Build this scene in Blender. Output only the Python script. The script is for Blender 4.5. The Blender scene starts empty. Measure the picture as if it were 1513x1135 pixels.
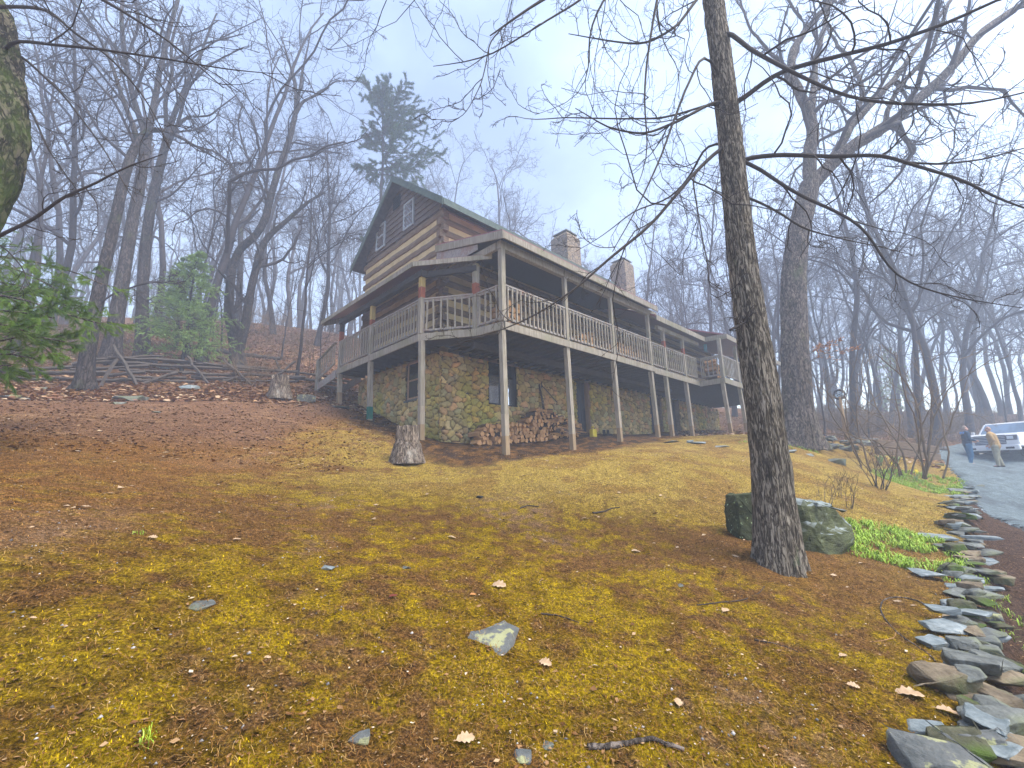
import bpy, bmesh, math, random
import numpy as np
from mathutils import Vector, Matrix, Euler, Quaternion
rng = np.random.default_rng(7)
random.seed(7)
scene = bpy.context.scene
COL = scene.collection
rad = math.radians

# ------------------------------------------------------------------ camera maths (used to place things where they stand)
FPX, CX, CY = 653.0, 756.5, 567.5
PITCH, ROLL = rad(11.43), rad(1.25)
_F = np.array([0, math.cos(PITCH), math.sin(PITCH)])
_r0 = np.array([1.0, 0, 0]); _u0 = np.array([0, -math.sin(PITCH), math.cos(PITCH)])
_R = math.cos(ROLL)*_r0 - math.sin(ROLL)*_u0
_U = math.sin(ROLL)*_r0 + math.cos(ROLL)*_u0
EYE = np.array([0, 0, 1.5])
def D(px, py, d):
    r = _R*(px-CX)/FPX + _U*(CY-py)/FPX + _F
    return EYE + r/r[1]*d
def PIX(P):
    q = np.asarray(P, float)-EYE; z = q@_F
    return CX+FPX*(q@_R)/z, CY-FPX*(q@_U)/z

HA = rad(44.4)                                   # the house stands at this angle
HO = np.array([-0.207, 11.0, 0.0])
UX = np.array([math.cos(HA), math.sin(HA), 0]); VY = np.array([-math.sin(HA), math.cos(HA), 0])
def W(u, v, z): return HO + u*UX + v*VY + np.array([0, 0, z])

# ------------------------------------------------------------------ noise
def _hash(ix, iy, iz, seed):
    h = (ix.astype(np.int64)*374761393 + iy.astype(np.int64)*668265263 + iz.astype(np.int64)*2147483647 + seed*1274126177) & 0xffffffff
    h = ((h ^ (h >> 13))*1274126177) & 0xffffffff
    h = ((h ^ (h >> 16))*2246822519) & 0xffffffff
    return ((h ^ (h >> 15)) & 0xffffff)/float(0xffffff)
def vnoise(p, seed=0):
    p = np.asarray(p, float)
    i = np.floor(p).astype(np.int64); f = p-i; f = f*f*(3-2*f)
    x, y, z = i[..., 0], i[..., 1], i[..., 2]
    fx, fy, fz = f[..., 0], f[..., 1], f[..., 2]
    def c(a, b, d): return _hash(x+a, y+b, z+d, seed)
    x00 = c(0,0,0)*(1-fx)+c(1,0,0)*fx; x10 = c(0,1,0)*(1-fx)+c(1,1,0)*fx
    x01 = c(0,0,1)*(1-fx)+c(1,0,1)*fx; x11 = c(0,1,1)*(1-fx)+c(1,1,1)*fx
    return (x00*(1-fy)+x10*fy)*(1-fz)+(x01*(1-fy)+x11*fy)*fz
def fbm(p, seed=0, oct=4):
    p = np.asarray(p, float); s = 0; a = .5; t = 0
    for k in range(oct):
        s = s+a*vnoise(p*2**k, seed+k*17); t += a; a *= .5
    return s/t
def f2(x, y, sc, seed=0, oct=4):
    x = np.asarray(x, float); y = np.asarray(y, float)
    return fbm(np.stack([x*sc, y*sc, np.zeros_like(x)+.37], -1), seed, oct)
def sst(a, b, x):
    t = np.clip((x-a)/(b-a), 0, 1); return t*t*(3-2*t)

# ------------------------------------------------------------------ terrain height: a thin plate through surveyed points
_cp = []
def _c(p): _cp.append(tuple(p))
for u, v, z in [(0,0,1.99),(2.7,0,2.14),(5.2,0,2.46),(7.8,0,2.66),(9,0,2.75),(10.8,0,2.85),(12.2,-1.05,2.95),(14.2,-1.05,3.05),
                (0,2.75,2.45),(-1,2.2,2.41),(-1,5.2,3.23),(-1,7.6,4.05),(0,8.1,4.2),(7,2.75,3.0),(12.4,2.75,3.25),(22,2.75,3.8),
                (8.7,-4.3,2.22),(20,-1,3.3),(-2.6,.4,1.76),(0,14,6.6),(10,10,5.5),(22,12,6.5)]:
    _c(W(u, v, z))
for a in [(1155,838,5.0),(1437,691,20.5),(1490,693,19.5),(1470,1060,2.6),(1400,830,5.9),(1430,712,13.5),(0,590,10),(300,560,16),(0,548,14.5),
          (470,566,18),(300,480,30),(60,480,30),(300,472,45),(60,468,45),(450,487,48),(450,496,32),(1513,764,8.7),(1252,652,19),(1330,655,24),(1300,622,40),(1500,612,42),(1330,715,13),
          (0,700,4.3),(0,900,2.3),(250,620,9.5),(1240,800,6.2),(1000,700,8.6),(500,640,10.8)]:
    _c(D(*a))
for p in [(0,0,0.02),(0,1.8,.28),(0,-10,-1.6),(-30,-5,7),(30,-5,-1.5),(60,30,1),(60,90,8),(0,90,18),(-60,80,23),(-60,20,17),(-50,-20,10),(50,-40,-4),(0,-50,-8),(110,110,8),(-110,110,28),(-110,-50,16),(110,-50,-4),(10,2,-.15)]:
    _c(p)
_cp = np.array(_cp)
def _phi(r2): return .5*r2*np.log(r2+1e-9)
def _fit(lam=.05):
    n = len(_cp); X = _cp[:, :2]
    K = _phi(((X[:, None]-X[None])**2).sum(-1)) + lam*np.eye(n)
    Q = np.c_[np.ones(n), X]
    A = np.zeros((n+3, n+3)); A[:n, :n] = K; A[:n, n:] = Q; A[n:, :n] = Q.T
    return np.linalg.solve(A, np.r_[_cp[:, 2], 0, 0, 0])
_wt = _fit()
def Hs(x, y):
    x = np.asarray(x, float); y = np.asarray(y, float); sh = x.shape
    x = x.ravel(); y = y.ravel(); out = np.zeros_like(x)
    X = _cp[:, :2]; n = len(X)
    for s in range(0, len(x), 40000):
        a = x[s:s+40000, None]-X[None, :, 0]; b = y[s:s+40000, None]-X[None, :, 1]
        out[s:s+40000] = _phi(a*a+b*b)@_wt[:n] + _wt[n] + _wt[n+1]*x[s:s+40000] + _wt[n+2]*y[s:s+40000]
    return out.reshape(sh)
def toUV(x, y):
    dx = np.asarray(x)-HO[0]; dy = np.asarray(y)-HO[1]
    return dx*UX[0]+dy*UX[1], dx*VY[0]+dy*VY[1]
WALLP = np.array([D(1475,1110,2.4)[:2], D(1470,1060,2.6)[:2], D(1440,930,3.9)[:2], D(1425,830,5.9)[:2], D(1425,770,8.3)[:2], D(1432,714,13.2)[:2]])
def walldist(x, y):
    """signed distance to the dry stone wall line, positive on the drive's side"""
    best = None; sg = None
    x = np.asarray(x, float); y = np.asarray(y, float)
    for a, b in zip(WALLP[:-1], WALLP[1:]):
        e = b-a; L = np.hypot(*e); e = e/L
        t = np.clip((x-a[0])*e[0]+(y-a[1])*e[1], 0, L)
        dx = x-a[0]-t*e[0]; dy = y-a[1]-t*e[1]; d = np.hypot(dx, dy); s = np.sign(e[1]*dx-e[0]*dy)
        if best is None: best, sg = d, s
        else:
            m = d < best; best = np.where(m, d, best); sg = np.where(m, s, sg)
    return best*sg
def H(x, y):
    z = Hs(x, y)
    wd = walldist(x, y)
    far = np.hypot(x, y)
    z = z + (f2(x, y, .35, 3, 3)-.5)*.16 + (f2(x, y, 1.7, 5, 3)-.5)*.07 + (f2(x, y, 6.0, 9, 4)-.5)*.055*np.clip(1.3-far/14, 0, 1)
    z = z - .22*sst(.0, .35, wd)*(1-sst(14, 20, far))*(1-.0)
    return z
def Hf(x, y): return float(H(np.array([x]), np.array([y]))[0])
def hit(px, py, dmax=90):
    """where the line of sight through a photograph pixel meets the ground"""
    r = _R*(px-CX)/FPX + _U*(CY-py)/FPX + _F; r = r/r[1]
    t = np.concatenate([np.arange(.9, 12, .02), np.arange(12, dmax, .08)])
    P = EYE[None]+r[None]*t[:, None]
    d = P[:, 2]-H(P[:, 0], P[:, 1])
    k = np.argmax(d < 0)
    if d[k] >= 0: k = len(t)-1
    return P[k]

# ------------------------------------------------------------------ objects
def tag(o, label=None, cat=None, group=None, kind=None):
    if label: o['label'] = label
    if cat: o['category'] = cat
    if group: o['group'] = group
    if kind: o['kind'] = kind
    return o
def empty(name, loc, rz=0, **k):
    o = bpy.data.objects.new(name, None); COL.objects.link(o)
    o.location = tuple(float(a) for a in loc); o.rotation_euler = (0, 0, rz); o.empty_display_size = .2
    return tag(o, **k)
def link(name, me, parent=None, mats=(), smooth=False, **k):
    o = bpy.data.objects.new(name, me); COL.objects.link(o)
    for m in mats: me.materials.append(m)
    if smooth and len(me.polygons): me.polygons.foreach_set('use_smooth', np.ones(len(me.polygons), bool))
    if parent: o.parent = parent
    return tag(o, **k)
def np_mesh(name, V, quads=None, tris=None):
    me = bpy.data.meshes.new(name)
    V = np.ascontiguousarray(V, np.float32).reshape(-1, 3)
    nq = 0 if quads is None else len(quads); nt = 0 if tris is None else len(tris)
    loops = []
    if nq: loops.append(np.asarray(quads).reshape(-1))
    if nt: loops.append(np.asarray(tris).reshape(-1))
    L = np.concatenate(loops).astype(np.int32)
    st = np.concatenate([np.arange(nq)*4, nq*4+np.arange(nt)*3]).astype(np.int32)
    me.vertices.add(len(V)); me.vertices.foreach_set('co', V.ravel())
    me.loops.add(len(L)); me.loops.foreach_set('vertex_index', L)
    me.polygons.add(nq+nt); me.polygons.foreach_set('loop_start', st)
    me.update(calc_edges=True)
    return me
def add_col(me, name, C):
    a = me.color_attributes.new(name, 'FLOAT_COLOR', 'POINT')
    C = np.c_[np.asarray(C, float), np.ones(len(C))].astype(np.float32)
    a.data.foreach_set('color', C.ravel())

class MB:
    """collects shapes into one mesh"""
    def __init__(s): s.v = []; s.f = []; s.m = []
    def add(s, vs, fs, mi=0):
        b = len(s.v); s.v += [tuple(float(c) for c in p) for p in vs]
        s.f += [tuple(b+i for i in f) for f in fs]; s.m += [mi]*len(fs); return s
    def box(s, x0, x1, y0, y1, z0, z1, mi=0):
        return s.hexa([(x0,y0,z0),(x1,y0,z0),(x1,y1,z0),(x0,y1,z0)], [(x0,y0,z1),(x1,y0,z1),(x1,y1,z1),(x0,y1,z1)], mi)
    def hexa(s, b, t, mi=0):
        n = len(b)
        fs = [tuple(range(n))[::-1], tuple(range(n, 2*n))]+[(i, (i+1) % n, n+(i+1) % n, n+i) for i in range(n)]
        return s.add(list(b)+list(t), fs, mi)
    def bar(s, a, b, w, h=None, up=(0,0,1), mi=0, w2=None):
        """square bar from a to b"""
        h = h or w; a = Vector(a); b = Vector(b); d = (b-a).normalized(); up = Vector(up)
        if abs(d.dot(up)) > .98: up = Vector((1,0,0))
        x = d.cross(up).normalized(); y = x.cross(d).normalized()
        k = 1 if w2 is None else w2/w
        B = [a-x*w/2-y*h/2, a+x*w/2-y*h/2, a+x*w/2+y*h/2, a-x*w/2+y*h/2]
        T = [b+(-x*w/2-y*h/2)*k, b+(x*w/2-y*h/2)*k, b+(x*w/2+y*h/2)*k, b+(-x*w/2+y*h/2)*k]
        return s.hexa(B, T, mi)
    def tube(s, pts, r, n=8, mi=0, cap=True):
        pts = [Vector(p) for p in pts]; rs = r if hasattr(r, '__len__') else [r]*len(pts)
        vs = []
        for i, p in enumerate(pts):
            d = (pts[min(i+1, len(pts)-1)]-pts[max(i-1, 0)]).normalized()
            up = Vector((0,0,1)) if abs(d.z) < .9 else Vector((1,0,0))
            x = d.cross(up).normalized(); y = x.cross(d)
            vs += [p+(x*math.cos(t)+y*math.sin(t))*rs[i] for t in [2*math.pi*k/n for k in range(n)]]
        fs = [(i*n+k, i*n+(k+1) % n, (i+1)*n+(k+1) % n, (i+1)*n+k) for i in range(len(pts)-1) for k in range(n)]
        if cap: fs += [tuple(range(n))[::-1], tuple((len(pts)-1)*n+k for k in range(n))]
        return s.add(vs, fs, mi)
    def build(s, name, mats, parent=None, smooth=False, bevel=0, jit=0, **k):
        me = bpy.data.meshes.new(name); me.from_pydata(s.v, [], s.f)
        if not isinstance(mats, (list, tuple)): mats = [mats]
        me.polygons.foreach_set('material_index', np.array(s.m, np.int32)); me.update()
        bm = bmesh.new(); bm.from_mesh(me); bmesh.ops.recalc_face_normals(bm, faces=bm.faces); bm.to_mesh(me); bm.free()
        o = link(name, me, parent, mats, smooth, **k)
        if bevel:
            b = o.modifiers.new('b', 'BEVEL'); b.width = bevel; b.segments = 2; b.limit_method = 'ANGLE'; b.harden_normals = False
        return o
def copy_tree(o, parent=None):
    c = o.copy(); COL.objects.link(c); c.parent = parent
    for ch in o.children: copy_tree(ch, c)
    return c

# ------------------------------------------------------------------ materials
class NT:
    def __init__(s, name):
        s.m = bpy.data.materials.new(name); s.m.use_nodes = True; s.t = s.m.node_tree; s.n = s.t.nodes
        s.b = s.n['Principled BSDF']; s.out = s.n['Material Output']
        s.tc = s.n.new('ShaderNodeTexCoord')
    def map(s, scale=(1,1,1), src='Object'):
        m = s.n.new('ShaderNodeMapping'); m.inputs['Scale'].default_value = scale
        s.t.links.new(s.tc.outputs[src], m.inputs['Vector']); return m.outputs[0]
    def noise(s, vec, scale, detail=6, rough=.6, dist=0):
        n = s.n.new('ShaderNodeTexNoise'); n.inputs['Scale'].default_value = scale; n.inputs['Detail'].default_value = detail
        n.inputs['Roughness'].default_value = rough; n.inputs['Distortion'].default_value = dist
        s.t.links.new(vec, n.inputs['Vector']); return n.outputs[0]
    def vor(s, vec, scale, feature='F1', out=0):
        n = s.n.new('ShaderNodeTexVoronoi'); n.feature = feature; n.inputs['Scale'].default_value = scale
        s.t.links.new(vec, n.inputs['Vector']); return n.outputs[out]
    def ramp(s, v, stops):
        r = s.n.new('ShaderNodeValToRGB'); e = r.color_ramp.elements
        while len(e) < len(stops): e.new(.5)
        for k, (p, c) in enumerate(stops):
            e[k].position = p; e[k].color = (*c, 1) if hasattr(c, '__len__') else (c, c, c, 1)
        s.t.links.new(v, r.inputs[0]); return r.outputs[0]
    def mix(s, f, a, b, mode='MIX'):
        m = s.n.new('ShaderNodeMix'); m.data_type = 'RGBA'; m.blend_type = mode
        for k, v in ((0, f), (6, a), (7, b)):
            if isinstance(v, (int, float)): m.inputs[k].default_value = v
            elif isinstance(v, tuple): m.inputs[k].default_value = (*v, 1)
            else: s.t.links.new(v, m.inputs[k])
        return m.outputs[2]
    def math(s, op, a, b=0.0):
        m = s.n.new('ShaderNodeMath'); m.operation = op
        for k, v in ((0, a), (1, b)):
            if isinstance(v, (int, float)): m.inputs[k].default_value = v
            else: s.t.links.new(v, m.inputs[k])
        return m.outputs[0]
    def attr(s, name):
        a = s.n.new('ShaderNodeAttribute'); a.attribute_name = name; return a.outputs[0]
    def island(s):
        g = s.n.new('ShaderNodeNewGeometry'); return g.outputs['Random Per Island']
    def objrand(s):
        g = s.n.new('ShaderNodeObjectInfo'); return g.outputs['Random']
    def sepz(s, src='Position', k=2):
        g = s.n.new('ShaderNodeNewGeometry'); x = s.n.new('ShaderNodeSeparateXYZ'); s.t.links.new(g.outputs[src], x.inputs[0]); return x.outputs[k]
    def col(s, c, rough=.85, spec=.3):
        if isinstance(c, tuple): s.b.inputs['Base Color'].default_value = (*c, 1)
        else: s.t.links.new(c, s.b.inputs['Base Color'])
        if isinstance(rough, (int, float)): s.b.inputs['Roughness'].default_value = rough
        else: s.t.links.new(rough, s.b.inputs['Roughness'])
        s.b.inputs['Specular IOR Level'].default_value = spec; return s
    def bump(s, h, strength=.5, dist=.02):
        b = s.n.new('ShaderNodeBump'); b.inputs['Strength'].default_value = strength; b.inputs['Distance'].default_value = dist
        s.t.links.new(h, b.inputs['Height']); s.t.links.new(b.outputs[0], s.b.inputs['Normal']); return s
def mottled(name, c1, c2, scale=4, stretch=(1,1,1), rough=.85, bump=.4, bd=.02, c3=None, s3=1.5, t3=(.55,.7), spec=.3, isl=0, obr=0):
    t = NT(name); v = t.map(stretch); n = t.noise(v, scale, 8, .65)
    c = t.ramp(n, [(.3, c1), (.7, c2)])
    if c3 is not None: c = t.mix(t.ramp(t.noise(t.map(), s3, 5, .6), [(t3[0], 0.), (t3[1], 1.)]), c, c3)
    if isl: c = t.mix(1., c, t.ramp(t.island(), [(0., 1-isl), (1., 1.)]), 'MULTIPLY')
    if obr: c = t.mix(1., c, t.ramp(t.objrand(), [(0., 1-obr), (1., 1.)]), 'MULTIPLY')
    t.col(c, rough, spec).bump(t.noise(v, scale*2.5, 8, .7), bump, bd); return t.m

def bark(name, c1, c2, lich, sc=9, zs=.16, lf=(.55,.68), bump=.9, bd=.03, obr=.25):
    t = NT(name); v = t.map((1, 1, zs)); n = t.noise(v, sc*3.2, 9, .78, .35); w = t.noise(v, sc*1.5, 5, .6, .8)
    h = t.math('ADD', t.math('MULTIPLY', n, .62), t.math('MULTIPLY', t.ramp(t.math('ABSOLUTE', t.math('SUBTRACT', w, .5)), [(0., 0.), (.10, 1.)]), .38))
    c = t.ramp(h, [(.30, tuple(a*.25 for a in c1)), (.52, c1), (.80, c2)])
    c = t.mix(t.ramp(t.noise(t.map((1, 1, .6)), 1.7, 7, .75), [(lf[0], 0.), (lf[1], .8)]), c, lich)
    c = t.mix(1., c, t.ramp(t.noise(t.map((1, 1, .35)), sc*.45, 5, .7), [(.32, .62), (.68, 1.3)]), 'MULTIPLY')
    if obr: c = t.mix(1., c, t.ramp(t.objrand(), [(0., 1-obr), (1., 1.)]), 'MULTIPLY')
    t.col(c, .9, .2).bump(h, bump, bd); return t.m
MT = {}
MT['bark_near'] = bark('bark_near', (.13,.105,.075), (.42,.37,.29), (.20,.25,.13), 22, .13, (.6,.72), .9, .014, 0)
MT['bark_oak'] = bark('bark_oak', (.15,.12,.10), (.34,.28,.23), (.10,.12,.05), 9, .3)
MT['bark_grey'] = bark('bark_grey', (.065,.052,.048), (.155,.13,.12), (.08,.10,.045), 9, .3)
MT['bark_moss'] = bark('bark_moss', (.05,.04,.03), (.24,.21,.14), (.09,.13,.02), 9, .5, (.45,.6))
MT['twig'] = mottled('twig', (.035,.028,.03), (.085,.07,.07), 3, bump=0, obr=.3)
MT['twig_near'] = mottled('twig_near', (.03,.024,.022), (.07,.055,.045), 6, bump=.2)
MT['needle'] = mottled('needle', (.07,.17,.012), (.27,.42,.04), 1.6, bump=0, rough=.6, isl=.5, spec=.4)
MT['needle_dark'] = mottled('needle_dark', (.02,.08,.015), (.08,.18,.02), .5, bump=0, rough=.6, isl=.5)
MT['needle_soft'] = mottled('needle_soft', (.20,.34,.07), (.38,.55,.16), .9, bump=0, rough=.6, isl=.4)
MT['wood_grey'] = mottled('wood_grey', (.17,.145,.11), (.44,.39,.31), 5, (6,6,.5), c3=(.22,.21,.12), s3=1.3, t3=(.48,.75), bump=.3, bd=.006)
MT['wood_rail'] = mottled('wood_rail', (.22,.20,.19), (.42,.38,.33), 7, (2,2,2), c3=(.30,.17,.12), s3=2.0, t3=(.5,.8), bump=.2, bd=.005)
MT['wood_brown'] = mottled('wood_brown', (.25,.16,.08), (.42,.28,.15), 6, (4,4,.5), bump=.3, bd=.006)
MT['red_stain'] = mottled('red_stain', (.20,.055,.03), (.33,.10,.05), 7, (3,3,1), bump=.2)
MT['yellow_stain'] = mottled('yellow_stain', (.38,.27,.08), (.48,.36,.13), 7, (3,3,1), bump=.2)
MT['green_wrap'] = mottled('green_wrap', (.01,.12,.09), (.02,.18,.13), 6, bump=.2)
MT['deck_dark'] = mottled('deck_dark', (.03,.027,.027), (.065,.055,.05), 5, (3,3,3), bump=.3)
MT['log'] = mottled('log', (.12,.08,.05), (.29,.205,.13), 5, (.7,.7,5), bump=.7, bd=.03, rough=.85)
MT['chink'] = mottled('chink', (.48,.36,.17), (.68,.53,.29), 3, (1,1,2), bump=.5, bd=.01)
MT['siding'] = mottled('siding', (.085,.065,.055), (.19,.15,.125), 5, (.8,.8,6), bump=.5, bd=.015)
MT['trim_green'] = mottled('trim_green', (.07,.10,.09), (.13,.17,.14), 4, (2,2,2), bump=.2, bd=.005)
MT['metal_roof'] = mottled('metal_roof', (.20,.06,.08), (.28,.09,.10), 2, rough=.4, bump=.1, bd=.004, spec=.5)
MT['shingle'] = mottled('shingle', (.05,.05,.06), (.10,.10,.11), 9, bump=.6)
MT['black'] = NT('black_paint').col((.012,.014,.02), .5).m
MT['door'] = mottled('door_paint', (.012,.02,.035), (.03,.04,.06), 3, (4,4,.4), bump=.3, bd=.01, rough=.6)
MT['frame_wood'] = mottled('frame_wood', (.30,.19,.12), (.45,.31,.2), 5, (3,3,.6), bump=.2)
def glassm(name, c, rough=.04):
    t = NT(name); t.col(c, rough, .8); t.b.inputs['Metallic'].default_value = .85
    t.bump(t.noise(t.map(), 2.2, 2, .5), .08, .02); return t.m
MT['glass'] = glassm('window_glass', (.85,.90,.95))
MT['glass_dark'] = glassm('window_glass_dark', (.10,.12,.14), .08)
MT['bluestone'] = mottled('bluestone', (.05,.058,.05), (.24,.25,.22), 11, bump=.8, bd=.02, c3=(.17,.19,.08), s3=2.2, t3=(.5,.68), rough=.6, obr=.35, spec=.5)
MT['tanstone'] = mottled('tanstone', (.10,.075,.045), (.36,.28,.18), 11, bump=.7, bd=.02, c3=(.12,.13,.05), s3=2.4, t3=(.5,.65), rough=.75, obr=.3)
MT['slatestone'] = mottled('slatestone', (.07,.095,.10), (.31,.35,.35), 9, (1,1,4), bump=.6, bd=.015, rough=.5, spec=.5, c3=(.5,.47,.38), s3=4, t3=(.62,.72))
MT['mossrock'] = mottled('mossrock', (.035,.038,.02), (.16,.15,.09), 9, bump=.8, bd=.03, c3=(.07,.11,.015), s3=2.5, t3=(.45,.6))
MT['lichenrock'] = mottled('lichenrock', (.07,.08,.08), (.18,.18,.165), 9, bump=.9, bd=.015, c3=(.33,.33,.17), s3=9, t3=(.55,.60))
MT['darkrock'] = mottled('darkrock', (.035,.045,.02), (.09,.10,.045), 8, bump=.9, bd=.03, c3=(.42,.56,.30), s3=22, t3=(.63,.66))
MT['stump'] = bark('stump_wood', (.15,.11,.08), (.50,.41,.32), (.45,.42,.36), 20, .07, (.55,.66), .9, .02, 0)
MT['firewood'] = mottled('firewood', (.52,.25,.09), (.80,.48,.22), 9, (6,6,1), bump=.5, bd=.01, obr=.45)
MT['firebark'] = mottled('firebark', (.07,.045,.03), (.17,.12,.08), 9, bump=.6, bd=.01, obr=.3)
MT['rail_old'] = mottled('rail_old', (.04,.032,.028), (.13,.105,.085), 7, (1.2,5,5), bump=.7, bd=.02)
MT['leaf_litter'] = (lambda t: t.col(t.ramp(t.island(), [(0., (.16,.07,.035)), (.35, (.30,.15,.07)), (.7, (.42,.25,.13)), (1., (.55,.42,.27))]), .7, .3).m)(NT('leaf_litter'))
MT['leaf_pale'] = mottled('leaf_pale', (.34,.21,.11), (.58,.42,.26), 14, bump=.3, bd=.003, rough=.6)
MT['leaf_orange'] = mottled('leaf_orange', (.42,.17,.05), (.62,.30,.10), 5, bump=.2, rough=.7, isl=.3)
MT['leaf_red'] = mottled('leaf_red', (.12,.02,.012), (.20,.045,.03), 9, bump=.2, rough=.6)
MT['sprout'] = mottled('sprout', (.26,.42,.02), (.46,.66,.05), 6, bump=0, rough=.5, isl=.35, spec=.4)
MT['straw'] = (lambda t: t.col(t.ramp(t.island(), [(0., (.14,.052,.010)), (.65, (.32,.15,.04)), (1., (.52,.33,.12))]), .8, .08).m)(NT('straw'))
MT['chips'] = (lambda t: t.col(t.ramp(t.island(), [(0., (.055,.028,.010)), (.45, (.18,.085,.030)), (.80, (.33,.19,.085)), (.95, (.50,.35,.20)), (1., (.70,.58,.42))]), .8, .08).m)(NT('chips'))
MT['pebble'] = (lambda t: t.col(t.ramp(t.island(), [(0., (.10,.09,.085)), (.6, (.27,.25,.23)), (1., (.55,.52,.48))]), .7, .3).m)(NT('pebble'))
MT['gravelstone'] = (lambda t: t.col(t.ramp(t.island(), [(0., (.05,.07,.08)), (.6, (.15,.19,.21)), (1., (.36,.40,.43))]), .7, .3).m)(NT('gravelstone'))
t = NT('moss_blades'); t.col(t.mix(1., t.attr('tint'), t.ramp(t.island(), [(0., .5), (1., 1.45)]), 'MULTIPLY'), .9, .05); MT['moss'] = t.m
HAZE, SKYS, SUNE, EXPO = .0074, .09, 2.7, 1.66
# ================================================================== GROUND
PAL = dict(moss=(.34,.225,.006), moss2=(.21,.118,.005), lawn=(.39,.275,.065), red=(.27,.125,.034), soil=(.205,.102,.032), dust=(.32,.19,.10),
           dark=(.055,.034,.022), litter=(.20,.105,.055), mulch=(.10,.060,.040), green=(.12,.20,.02))
PAL = {k: np.array(v) for k, v in PAL.items()}
def lerp(a, b, t): return a*(1-t[..., None])+b*t[..., None]
def ground_color(x, y):
    u, v = toUV(x, y); r = np.hypot(x, y); wd = walldist(x, y)
    n1 = f2(x, y, .45, 21, 4); n2 = f2(x, y, 1.6, 33, 4); n3 = f2(x, y, 7., 41, 3); n4 = f2(x, y, .9, 55, 4)
    base = lerp(np.broadcast_to(PAL['soil'], x.shape+(3,)), PAL['dust'], sst(.5, .68, n4)*.8)
    leftness = sst(-1.0, -4.5, x-(y*-.12))                     # towards the hill on the left the moss gives way to needles and bare earth
    n6 = f2(x, y, 14., 63, 4); mossy = sst(.43, .54, n1*.26+n2*.22+n3*.24+n6*.28 + .002 - .07*leftness)
    mcol = lerp(np.broadcast_to(PAL['moss2'], x.shape+(3,)), PAL['moss'], sst(.35, .65, n3*.6+n2*.4))
    mcol = lerp(mcol, PAL['lawn'], sst(5.0, 8.5, r)*.85)
    c = lerp(base, PAL['red'], leftness*.85*sst(.3, .6, n2+.1))
    c = lerp(c, mcol, np.clip(mossy*(1-.55*leftness), 0, 1))
    lawn_far = sst(6, 8, r)*sst(-5.5, -3.5, u)*sst(-.6, -1.4, v)
    c = lerp(c, lerp(np.broadcast_to(PAL['lawn'], x.shape+(3,)), PAL['soil'], sst(.5, .62, n2)*.7), lawn_far*.8)
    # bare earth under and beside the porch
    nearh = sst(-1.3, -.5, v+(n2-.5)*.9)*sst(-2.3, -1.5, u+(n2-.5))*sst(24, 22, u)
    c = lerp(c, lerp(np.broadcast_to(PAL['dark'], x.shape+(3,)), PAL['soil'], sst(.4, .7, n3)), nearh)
    # trampled hillside
    hill = sst(8.5, 10.5, r+(n2-.5)*2)*sst(-4.6, -5.8, x+(n1-.5)*1.5+ (y-12)*.15)
    hc = lerp(np.broadcast_to(np.array((.21,.11,.06)), x.shape+(3,)), PAL['dust'], sst(.45, .7, n3*.5+n4*.5)*.8)
    c = lerp(c, hc, hill)
    forest = np.clip(sst(15.5, 17.0, r+(n1-.5))*sst(0., -2., x)*sst(0, 2, v) + sst(21., 24., r)*sst(0, 4, x+4), 0, 1)*(1-nearh)
    c = lerp(c, lerp(np.broadcast_to(PAL['litter'], x.shape+(3,)), PAL['soil'], sst(.4, .7, n3)), forest)
    c = lerp(c, PAL['soil']*1.1, sst(.8, .3, np.hypot(x-3.0, y-5.0)-.35+(n3-.5)*.4)*.8)
    gx, gy = x-4.2, y-6.1
    c = lerp(c, PAL['soil'], sst(1.6, .9, np.hypot(gx, gy*.8)+(n2-.5)*.6)*.7)
    c = lerp(c, PAL['mulch'], sst(-.15, .1, wd)*sst(24, 22, r))
    n5 = f2(x, y, 22., 87, 2); c = lerp(c, np.broadcast_to(np.array((.085,.042,.010)), x.shape+(3,)), sst(.56, .72, n3*.5+n5*.5)*.75*sst(12, 7, r)); c = c*(.62+.76*n3)[..., None]
    return np.clip(c, 0, 1)
NX = 560
def warp(n, span, k): s = np.linspace(-1, 1, n); return span*np.sinh(k*s)/math.sinh(k)
gx = warp(NX, 120, 5.3)+.6; gy = warp(NX, 120, 5.3)+2.6
X, Y = np.meshgrid(gx, gy); Z = H(X, Y)
idx = np.arange(NX*NX).reshape(NX, NX)
q = np.stack([idx[:-1, :-1], idx[:-1, 1:], idx[1:, 1:], idx[1:, :-1]], -1).reshape(-1, 4)
me = np_mesh('ground', np.stack([X, Y, Z], -1), q)
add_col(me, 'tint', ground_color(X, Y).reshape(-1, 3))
t = NT('ground_mat'); v = t.map()
fine = t.noise(v, 55, 8, .8); mid = t.noise(v, 11, 8, .75)
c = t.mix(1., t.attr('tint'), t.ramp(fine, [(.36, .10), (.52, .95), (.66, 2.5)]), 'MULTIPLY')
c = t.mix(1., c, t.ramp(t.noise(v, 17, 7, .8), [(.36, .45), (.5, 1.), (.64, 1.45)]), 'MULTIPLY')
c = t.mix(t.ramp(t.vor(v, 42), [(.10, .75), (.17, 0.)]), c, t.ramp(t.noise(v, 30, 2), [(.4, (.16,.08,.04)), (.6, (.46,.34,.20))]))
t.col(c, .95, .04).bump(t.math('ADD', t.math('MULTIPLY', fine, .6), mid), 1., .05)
MT['ground'] = t.m
link('ground', me, mats=[t.m], smooth=True, kind='structure')

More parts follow.
